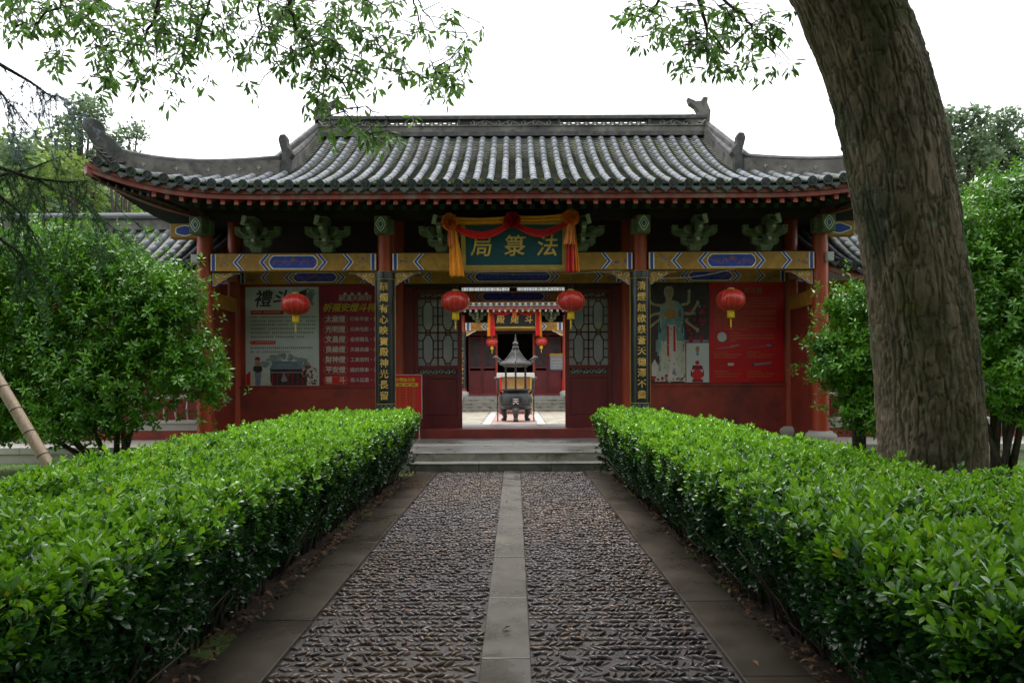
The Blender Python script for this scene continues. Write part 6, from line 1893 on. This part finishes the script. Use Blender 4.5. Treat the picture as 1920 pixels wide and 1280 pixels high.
# ---- the tree left of the picture whose boughs hang into its top
lt_ = tag(empty('overhanging_tree', (-6.9, 5.6, 0)), 'tree with leafy boughs hanging into the upper left of the view', 'tree')
linv = Matrix.Translation((6.9, -5.6, 0))
m = MB(); m.tube([(-6.9, 5.6, -.1), (-6.85, 5.6, .4), (-6.8, 5.55, 2.0), (-6.6, 5.5, 4.0), (-6.3, 5.5, 5.6)], [.42, .33, .28, .25, .2], 20); o = m.build('trunk', 'bark_twig', lt_, smooth=True); o.matrix_parent_inverse = linv
limb(lt_, linv, [(-6.4, 5.5, 5.2), (-5.0, 5.8, 6.1), (-3.2, 6.1, 6.3), (-1.9, 6.3, 5.5)], [.16, .10, .06, .03])
limb(lt_, linv, [(-6.3, 5.5, 5.6), (-5.4, 4.5, 7.2), (-4.2, 2.5, 8.4)], [.18, .12, .05])
limb(lt_, linv, [(-6.3, 5.5, 5.5), (-5.6, 5.6, 6.4), (-3.2, 6.3, 7.0), (-.8, 6.6, 6.0)], [.14, .10, .06, .03])
hang(lt_, linv,
     [[(535, -70, 6.3, .03), (545, 0, 6.3, .022), (560, 55, 6.3, .018), (600, 100, 6.3, .014), (640, 155, 6.3, .009), (668, 192, 6.3, .006), (720, 215, 6.3, .004), (765, 224, 6.3, .003)],
      [(330, -90, 6.2, .03), (300, 0, 6.2, .02), (290, 40, 6.2, .015), (265, 75, 6.2, .010), (205, 95, 6.2, .006)],
      [(480, -60, 6.5, .02), (486, 0, 6.5, .014), (492, 80, 6.5, .006)],
      [(770, -110, 6.6, .02), (778, 0, 6.6, .010), (800, 70, 6.6, .006), (810, 110, 6.6, .004)],
      [(780, -10, 6.6, .008), (820, 50, 6.6, .005), (870, 75, 6.6, .003)],
      [(160, -80, 6.0, .02), (120, 0, 6.0, .012), (60, 40, 6.0, .006)],
      [(400, -60, 6.0, .016), (395, 10, 6.0, .010), (370, 70, 6.0, .005)]],
     [(60, -5, 60, 18, 16), (180, -5, 60, 18, 18), (300, 0, 60, 18, 18), (420, 0, 60, 18, 16), (540, 0, 60, 18, 20), (660, 0, 60, 18, 18), (780, 0, 50, 14, 8), (35, 30, 40, 35, 26), (110, 35, 50, 40, 30), (190, 45, 60, 48, 46), (270, 50, 55, 48, 42), (345, 60, 55, 50, 38), (230, 110, 70, 35, 34), (110, 110, 35, 25, 13), (190, 150, 30, 22, 12), (270, 150, 22, 14, 6),
      (400, 30, 45, 35, 26), (460, 60, 45, 55, 30), (530, 50, 55, 52, 52), (600, 45, 55, 48, 52), (655, 90, 50, 50, 44), (560, 110, 60, 38, 34), (630, 150, 50, 35, 26), (700, 40, 40, 38, 24), (745, 80, 30, 40, 16), (700, 130, 45, 35, 16),
      (340, 110, 50, 30, 18), (390, 150, 22, 14, 5), (320, 172, 35, 12, 5), (470, 150, 16, 10, 3), (475, 170, 18, 6, 2),
      (810, 40, 38, 25, 12), (850, 130, 45, 32, 22), (800, 140, 50, 32, 24), (870, 90, 40, 25, 14), (905, 60, 14, 20, 4), (830, 170, 32, 14, 8), (860, 25, 16, 18, 3),
      (600, 195, 30, 14, 9), (650, 210, 40, 16, 10), (700, 235, 40, 16, 15), (740, 245, 30, 14, 9), (665, 262, 40, 14, 10), (715, 268, 35, 14, 8), (610, 238, 18, 12, 4), (780, 222, 12, 8, 2), (590, 205, 12, 10, 3)],
     81, 300, 5.7, 7.0)
crown(lt_, linv, (-4.6, -.6, 8.2), (5.4, 6.4, 3.0), 40000, 91, L=.345)

# ================================================================== cedar boughs at the left edge
cd = tag(empty('cedar_tree', (-5.2, 3.6, 0)), 'dark cedar with drooping needle boughs at the left edge', 'tree')
cinv = Matrix.Translation((5.2, -3.6, 0))
m = MB(); m.tube([(-5.2, 3.6, -.1), (-5.15, 3.6, 2.5), (-5.1, 3.6, 6.5)], [.24, .19, .08], 14); o = m.build('trunk', 'bark_twig', cd, smooth=True); o.matrix_parent_inverse = cinv
r = np.random.default_rng(17)
def cedar(branches, mat, ntw, lmin, lmax, seed, per=5):
    r = np.random.default_rng(seed); NP, ND = [], []
    tw = MB()
    for br in branches:
        pts = [at(a, b, d) for a, b, d in br]; P = []
        for i in range(len(pts)-1):
            for k in range(6): P.append(pts[i].lerp(pts[i+1], k/6))
        P.append(pts[-1]); n = len(P)
        m = MB(); m.tube(P, [.013*(1-i/n)+.002 for i in range(n)], 6); o = m.build('branch', 'bark_twig', cd, smooth=True); o.matrix_parent_inverse = cinv
        for k in range(ntw):
            j = r.integers(1, n); a = P[j]; L = r.uniform(lmin, lmax)
            dx = Vector((r.normal(.12, .30), r.normal(0, .3), -r.uniform(.35, 1.0))).normalized(); q = [a]
            for s in range(1, 7): q.append(a+dx*L*s/6+Vector((r.normal(0, .01), r.normal(0, .01), -.10*L*(s/6)**2)))
            tw.tube(q, [.0022, .002, .0018, .0016, .0014, .0012, .001], 4, cap=False)
            for s in range(int(L/.012)):
                u = r.random(); i0 = min(5, int(u*6)); p_ = q[i0].lerp(q[i0+1], u*6-i0); dd = (q[i0+1]-q[i0]).normalized()
                for c_ in range(per): NP.append(p_); ND.append(np.array(dd)*.75+r.normal(0, .55, 3))
        for s in range(n*8):
            p_ = P[r.integers(0, n)]
            NP.append(p_+Vector(r.normal(0, .008, 3))); ND.append(r.normal(0, 1, 3))
    o = tag(tw.build('twigs', 'bark_twig', cd), kind='stuff'); o.matrix_parent_inverse = cinv
    NP, ND = np.array(NP), np.array(ND); n = len(NP)
    tm = (np.array([(-.5, 0, 0), (.5, 0, 0), (0, 1, 0)], float)*np.array([.0040, .036, 1]), None, np.array([[0, 1, 2]]))
    V, Q, T = instance(tm, frames(ND, r.uniform(0, 3.1, n))*r.uniform(.7, 1.3, n)[:, None, None], NP)
    o = tag(np_obj('needles', V, mat, cd, Q, T, False), kind='stuff'); o.matrix_parent_inverse = cinv
cedar([[(-260, 200, 3.7), (-60, 280, 4.2), (20, 318, 4.4), (80, 338, 4.5), (150, 372, 4.6), (215, 425, 4.7)], [(-200, 330, 3.9), (0, 325, 4.3), (60, 312, 4.4), (115, 290, 4.5)], [(-250, 360, 3.9), (-20, 345, 4.2), (40, 395, 4.3), (75, 455, 4.4)],
       [(-60, 290, 4.1), (60, 330, 4.2), (130, 338, 4.3), (165, 335, 4.3)], [(-200, 430, 3.8), (-20, 430, 4.2), (40, 470, 4.2), (60, 520, 4.3)]], 'needle', 24, .15, .50, 18, 4)
cedar([[(-220, -10, 3.8), (0, 115, 4.2), (60, 150, 4.3), (95, 175, 4.3), (118, 178, 4.3)], [(-150, 130, 3.9), (0, 165, 4.2), (20, 190, 4.2)]], 'needle_blue', 18, .18, .45, 19, 4)

# ================================================================== leafy shrub trees beside the gate
SPO = [sprig_template(500+i, 8, .088, .34, .5, (-25, 60), True, .07) for i in range(8)]
SPOC = [sprig_template(520+i, 8, .090, .40, .5, (-25, 60), None, .07) for i in range(8)]
def shrub_tree(name, label, base, blobs, n, seed, stems, mat='leaf_osmanthus', n_single=0, size=1.0, lean=0.0):
    r = np.random.default_rng(seed); base = np.array(base, float)
    root = tag(empty(name, base), label, 'tree'); inv = Matrix.Translation(-Vector(base))
    B = np.array(blobs, float); w = B[:, 3]*B[:, 4]*B[:, 5]; w = w**(2/3); k = r.choice(len(B), n, p=w/w.sum())
    d = unit(r.normal(size=(n, 3))); rad = r.random(n)**.30
    P = B[k, :3]+d*B[k, 3:6]*rad[:, None]; P += .10*r.normal(size=(n, 3))*(r.random((n, 1)) < .25); sh = (r.random(n) < .16) & (rad > .8); P[sh] += d[sh]*r.uniform(.05, .40, (sh.sum(), 1))+np.array([0, 0, .08])
    P = P[(P[:, 2] > .45)]; n = len(P); d = d[:n]
    out = unit(P-B[:, :3].mean(0))
    D = unit(out*.55+np.array([0, 0, .65])+r.normal(0, .42, (n, 3))); R = frames(D, r.uniform(0, 6.28, n)); sc = r.uniform(.75, 1.25, n)*size
    order = np.argsort(P[:, 1]-out[:, 2]*.3); P, R, sc = P[order], R[order], sc[order]
    ms = {}
    for i in range(n_single):
        q = i % 8
        if q not in ms: ms[q] = sprig_mesh('leaf_sprig', SPO[q], mat)
        o = bpy.data.objects.new('leaf_sprig', ms[q]); link(o, root); o.matrix_parent_inverse = inv; o.matrix_basis = Matrix.Translation(P[i]) @ Matrix(R[i]*sc[i]).to_4x4()
    parts = []
    for q in range(8):
        s = (np.arange(n) >= n_single) & (np.arange(n) % 8 == q); parts.append(instance(SPOC[q], R[s]*sc[s][:, None, None], P[s]))
    V, Q, T = join_arr(parts); o = tag(np_obj('crown', V, mat, root, Q, T), kind='stuff'); o.matrix_parent_inverse = inv
    for s in range(stems):
        a = 2*PI*s/stems+r.uniform(-.4, .4); t = B[r.integers(0, len(B))]
        e = Vector(t[:3])+Vector(r.normal(0, .2, 3)); b0 = Vector(base)+Vector((.10*math.cos(a), .10*math.sin(a), -.05)); mid = b0.lerp(e, .5)+Vector((r.normal(0, .1), r.normal(0, .1), .05))
        m = MB(); m.tube([b0, b0.lerp(mid, .5)+Vector((.04*math.cos(a), .04*math.sin(a), .05)), mid, mid.lerp(e, .6), e], [.05, .042, .032, .02, .008], 8)
        for j in range(5):
            q0 = mid.lerp(e, r.random()*.8); m.tube([q0, q0+Vector((r.normal(0, .25), r.normal(0, .25), r.uniform(.05, .4)))], [.012, .004], 5)
        o = m.build('stem', 'bark_twig', root, smooth=True); o.matrix_parent_inverse = inv
    return root
shrub_tree('osmanthus_tree', 'dense glossy green osmanthus tree left of the gate', (-6.55, 11.2, 0),
           [(-6.9, 11.2, 2.75, 1.25, .9, 1.15), (-8.0, 11.3, 2.75, 1.1, .9, 1.2), (-5.75, 11.1, 2.35, .75, .7, .85), (-6.4, 11.1, 1.5, 1.1, .85, .8), (-7.7, 11.2, 1.45, 1.0, .9, .8), (-5.1, 10.9, 1.75, .45, .5, .5), (-4.85, 10.8, 1.45, .32, .35, .38), (-7.1, 11.0, 3.45, .9, .6, .6), (-8.3, 11.0, 3.3, .9, .6, .6), (-6.1, 11.0, 2.9, .7, .6, .6), (-8.6, 11.3, 2.0, .8, .8, 1.2), (-7.2, 10.9, .85, 1.0, .6, .35), (-8.4, 11.0, .9, .9, .7, .45), (-5.35, 10.9, 2.75, .45, .4, .45)], 9600, 101, 9, n_single=260)
shrub_tree('osmanthus_tree', 'glossy leafy shrub tree between the right corner column and the big trunk', (5.75, 11.2, 0),
           [(5.75, 11.1, 2.05, .75, .6, .75), (5.35, 11.0, 1.75, .5, .5, .5), (5.95, 11.2, 1.35, .7, .6, .55), (5.15, 10.9, 2.0, .28, .3, .22), (5.0, 10.9, 1.62, .22, .3, .16), (5.45, 10.9, 2.65, .4, .4, .3), (6.3, 11.2, 2.2, .6, .6, .8), (5.9, 11.0, .9, .6, .5, .35)], 2900, 103, 6, n_single=120)
shrub_tree('osmanthus_tree', 'tall dense green tree right of the big trunk', (7.3, 10.2, 0),
           [(7.3, 10.2, 2.7, 1.0, .9, 1.2), (7.2, 10.1, 3.7, .8, .7, .75), (8.1, 10.3, 2.9, .9, .9, 1.3), (6.9, 10.1, 1.6, .7, .7, .7), (7.8, 10.2, 1.5, .8, .8, .7), (7.6, 10.0, 4.15, .5, .5, .4)], 6000, 107, 7, n_single=120)

# ================================================================== bamboo prop at the left
a, b_ = at(-60, 612, 7.6), at(98, 880, 7.2)
bm = tag(empty('bamboo_pole', (b_.x, b_.y, 0)), 'leaning brown bamboo prop behind the left hedge', 'pole')
d = (a-b_).normalized(); b0 = b_-d*(b_.z/d.z); L = (a-b0).length; off = Vector((b_.x, b_.y, 0))
m = MB(); P, R = [], []
k = 0.0
while k < L:
    P += [b0+d*k-off, b0+d*(k+.30)-off]; R += [.058, .058]; k += .31
m.tube(P, R, 16); m.build('culm', 'bamboo', bm, smooth='auto')
k = .305
while k < L:
    m = MB(); m.tube([b0+d*(k-.009)-off, b0+d*k-off, b0+d*(k+.009)-off], [.059, .063, .059], 16); m.build('node_ring', 'bamboo_node', bm, smooth=True); k += .31

# ================================================================== far trees and hill
hm = MB()
def hill(u, v):
    x = -75+150*u; y = 46+60*v
    s = 1/(1+math.exp((x+11)/5.0))+.75/(1+math.exp(-(x-20)/6.0))
    return Vector((x, y, -.3+s*(21*min(1, v*2.2)**.8+1.5*math.sin(x*.3)*math.sin(v*7))*.9))
hm.grid(hill, 50, 20); tag(hm.build('hill', 'hill', smooth=True), kind='structure')
def far_tree(name, label, base, H, blobs, n, seed, L, mat, group):
    r = np.random.default_rng(seed); base = Vector(base); root = tag(empty(name, base), label, 'tree', group)
    nb = len(blobs); B = np.array(blobs, float)
    w = (B[:, 3]**2); k = r.choice(nb, n, p=w/w.sum()); d = unit(r.normal(size=(n, 3))); P = B[k, :3]+d*(B[k, 3]*r.random(n)**.35)[:, None]*np.array([1, 1, .8])
    lt = leaf_template(.5, .5, .1, .15, None)
    dd = np.stack([r.normal(0, 1, n), r.normal(0, 1, n), r.normal(.1, .6, n)], 1)
    V, Q, T = instance(lt, frames(dd, r.uniform(-1, 1, n))*(L*r.uniform(.7, 1.3, n))[:, None, None], P)
    tag(np_obj('crown', V, mat, root, Q, T), kind='stuff')
    m = MB(); m.tube([(0, 0, -.3), (0.05*H*.1, 0, H*.35), (B[0, 0]*.5, 0, H*.65), tuple(B[0, :3])], [.016*H, .012*H, .008*H, .003*H], 8)
    for q in B[1:]: m.tube([(0, 0, H*.35), (q[0]*.5, q[1]*.5, (H*.35+q[2])*.52), tuple(q[:3])], [.007*H, .005*H, .002*H], 6)
    m.build('trunk', 'bark_twig', root, smooth=True)
r = random.Random(23)
def blobset(H, wd, n, seed, open_=1.0):
    q = random.Random(seed); return [(q.uniform(-wd, wd), q.uniform(-wd, wd), H*q.uniform(.45, .97), wd*q.uniform(.26, .46)*open_) for _ in range(n)]
GR = 'trees on the slope behind the left corridor'
lab = ['tall slender tree rising above the left roof corner', 'thin tree showing right of the left roof corner ornament', 'yellow green tree directly behind the left roof corner', 'rounded green tree on the far left slope', 'pale green tree low behind the left corridor ridge', 'broad green tree at the left picture edge', 'small dark topped tree between the slope and the tall slender tree', 'bushy tree under the left eave, behind the corridor', 'hazy green tree highest on the left slope']
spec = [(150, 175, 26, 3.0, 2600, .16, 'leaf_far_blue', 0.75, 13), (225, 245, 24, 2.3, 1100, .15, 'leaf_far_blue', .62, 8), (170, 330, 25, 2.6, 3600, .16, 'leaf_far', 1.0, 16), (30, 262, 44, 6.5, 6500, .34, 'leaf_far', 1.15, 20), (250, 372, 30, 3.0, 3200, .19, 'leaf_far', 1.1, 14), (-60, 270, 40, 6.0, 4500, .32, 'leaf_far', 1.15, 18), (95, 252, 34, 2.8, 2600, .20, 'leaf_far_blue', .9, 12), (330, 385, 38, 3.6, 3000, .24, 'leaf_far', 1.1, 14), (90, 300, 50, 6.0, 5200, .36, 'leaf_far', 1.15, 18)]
for i, (px, py, d, wd, n, L, mt, op, nbl) in enumerate(spec):
    p_ = at(px, py, d); gz = 0.0 if d < 46 else 4.0
    H = p_.z-gz
    bl = blobset(H, wd*(.55 if op < .8 else .8), nbl, 200+i, op)
    if i < 2:                                    # open crowns with separate tufts
        tufts = [(140, 186), (160, 182), (152, 212), (181, 226), (134, 238), (166, 250), (150, 275), (124, 224), (186, 203), (140, 300), (166, 312), (118, 282), (175, 283)] if i == 0 else [(214, 302), (204, 280), (226, 266), (246, 250), (257, 240), (236, 286), (214, 262), (222, 320)]
        bl = [((a-px)*d/F, r.uniform(-.5, .5), CH+(VY-b)*d/F-gz, r.uniform(.38, .56)) for a, b in tufts]
    far_tree('slope_tree', lab[i], (p_.x, d, gz), H, bl, int(n*1.8) if i > 1 else n, 300+i, L*(1.3 if i > 1 else 1.0), mt, GR)
GR2 = 'trees behind the right corridor'
lab = ['feathery blue green tree just right of the big trunk', 'feathery blue green tree at the right picture edge', 'lower bushy tree behind the right corridor roof', 'far tree hidden mostly behind the big trunk']
for i, (px, py, d, wd, n, L, op) in enumerate([(1828, 205, 26, 2.6, 4200, .16, 1.0), (1905, 245, 27, 2.6, 3800, .16, 1.0), (1880, 330, 30, 4.0, 3600, .22, 1.0), (1750, 250, 30, 3.2, 2200, .2, .8)]):
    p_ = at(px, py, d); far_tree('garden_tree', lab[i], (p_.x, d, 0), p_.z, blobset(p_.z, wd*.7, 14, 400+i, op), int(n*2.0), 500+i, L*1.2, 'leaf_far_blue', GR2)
# the wooded slope on the left: one rounded crown per tree
q = random.Random(31); k = 0
spots = sorted([(q.uniform(-.74, -.50), q.uniform(.20, .46)) for _ in range(9)], key=lambda t: t[1])
for k, (sx_, v) in enumerate(spots):
    y_ = 46+60*v; x_ = sx_*y_; z_ = hill((x_+75)/150, v).z
    wd = q.uniform(3.0, 4.6); H = q.uniform(4.5, 7)
    bl = [(q.uniform(-wd, wd)*.7, q.uniform(-wd, wd)*.7, H*q.uniform(.3, .95), wd*q.uniform(.35, .6)) for _ in range(12)]
    far_tree('slope_tree', 'rounded yellow green tree in the wood on the left slope', (x_, y_, z_), H, bl, 4200, 700+k, .50, 'leaf_far', GR)
# lawn tufts beside the platform
r = np.random.default_rng(77); n = 9000
sd = r.choice([-1, 1], n); x = sd*r.uniform(3.6, 12, n); y = r.uniform(5, 12.4, n)
tm = (np.array([(-.5, 0, 0), (.5, 0, 0), (0, 1, .15)], float)*np.array([.008, .07, .07]), None, np.array([[0, 1, 2]]))
d = np.stack([r.normal(0, .5, n), r.normal(0, .5, n), np.ones(n)], 1)
V, Q, T = instance(tm, frames(d, r.uniform(0, 3, n))*r.uniform(.6, 1.4, n)[:, None, None], np.stack([x, y, np.zeros(n)], 1))
tag(np_obj('grass', V, 'leaf_mid', None, Q, T, False), 'short green grass on the lawns beside the hedges', 'grass', kind='stuff')
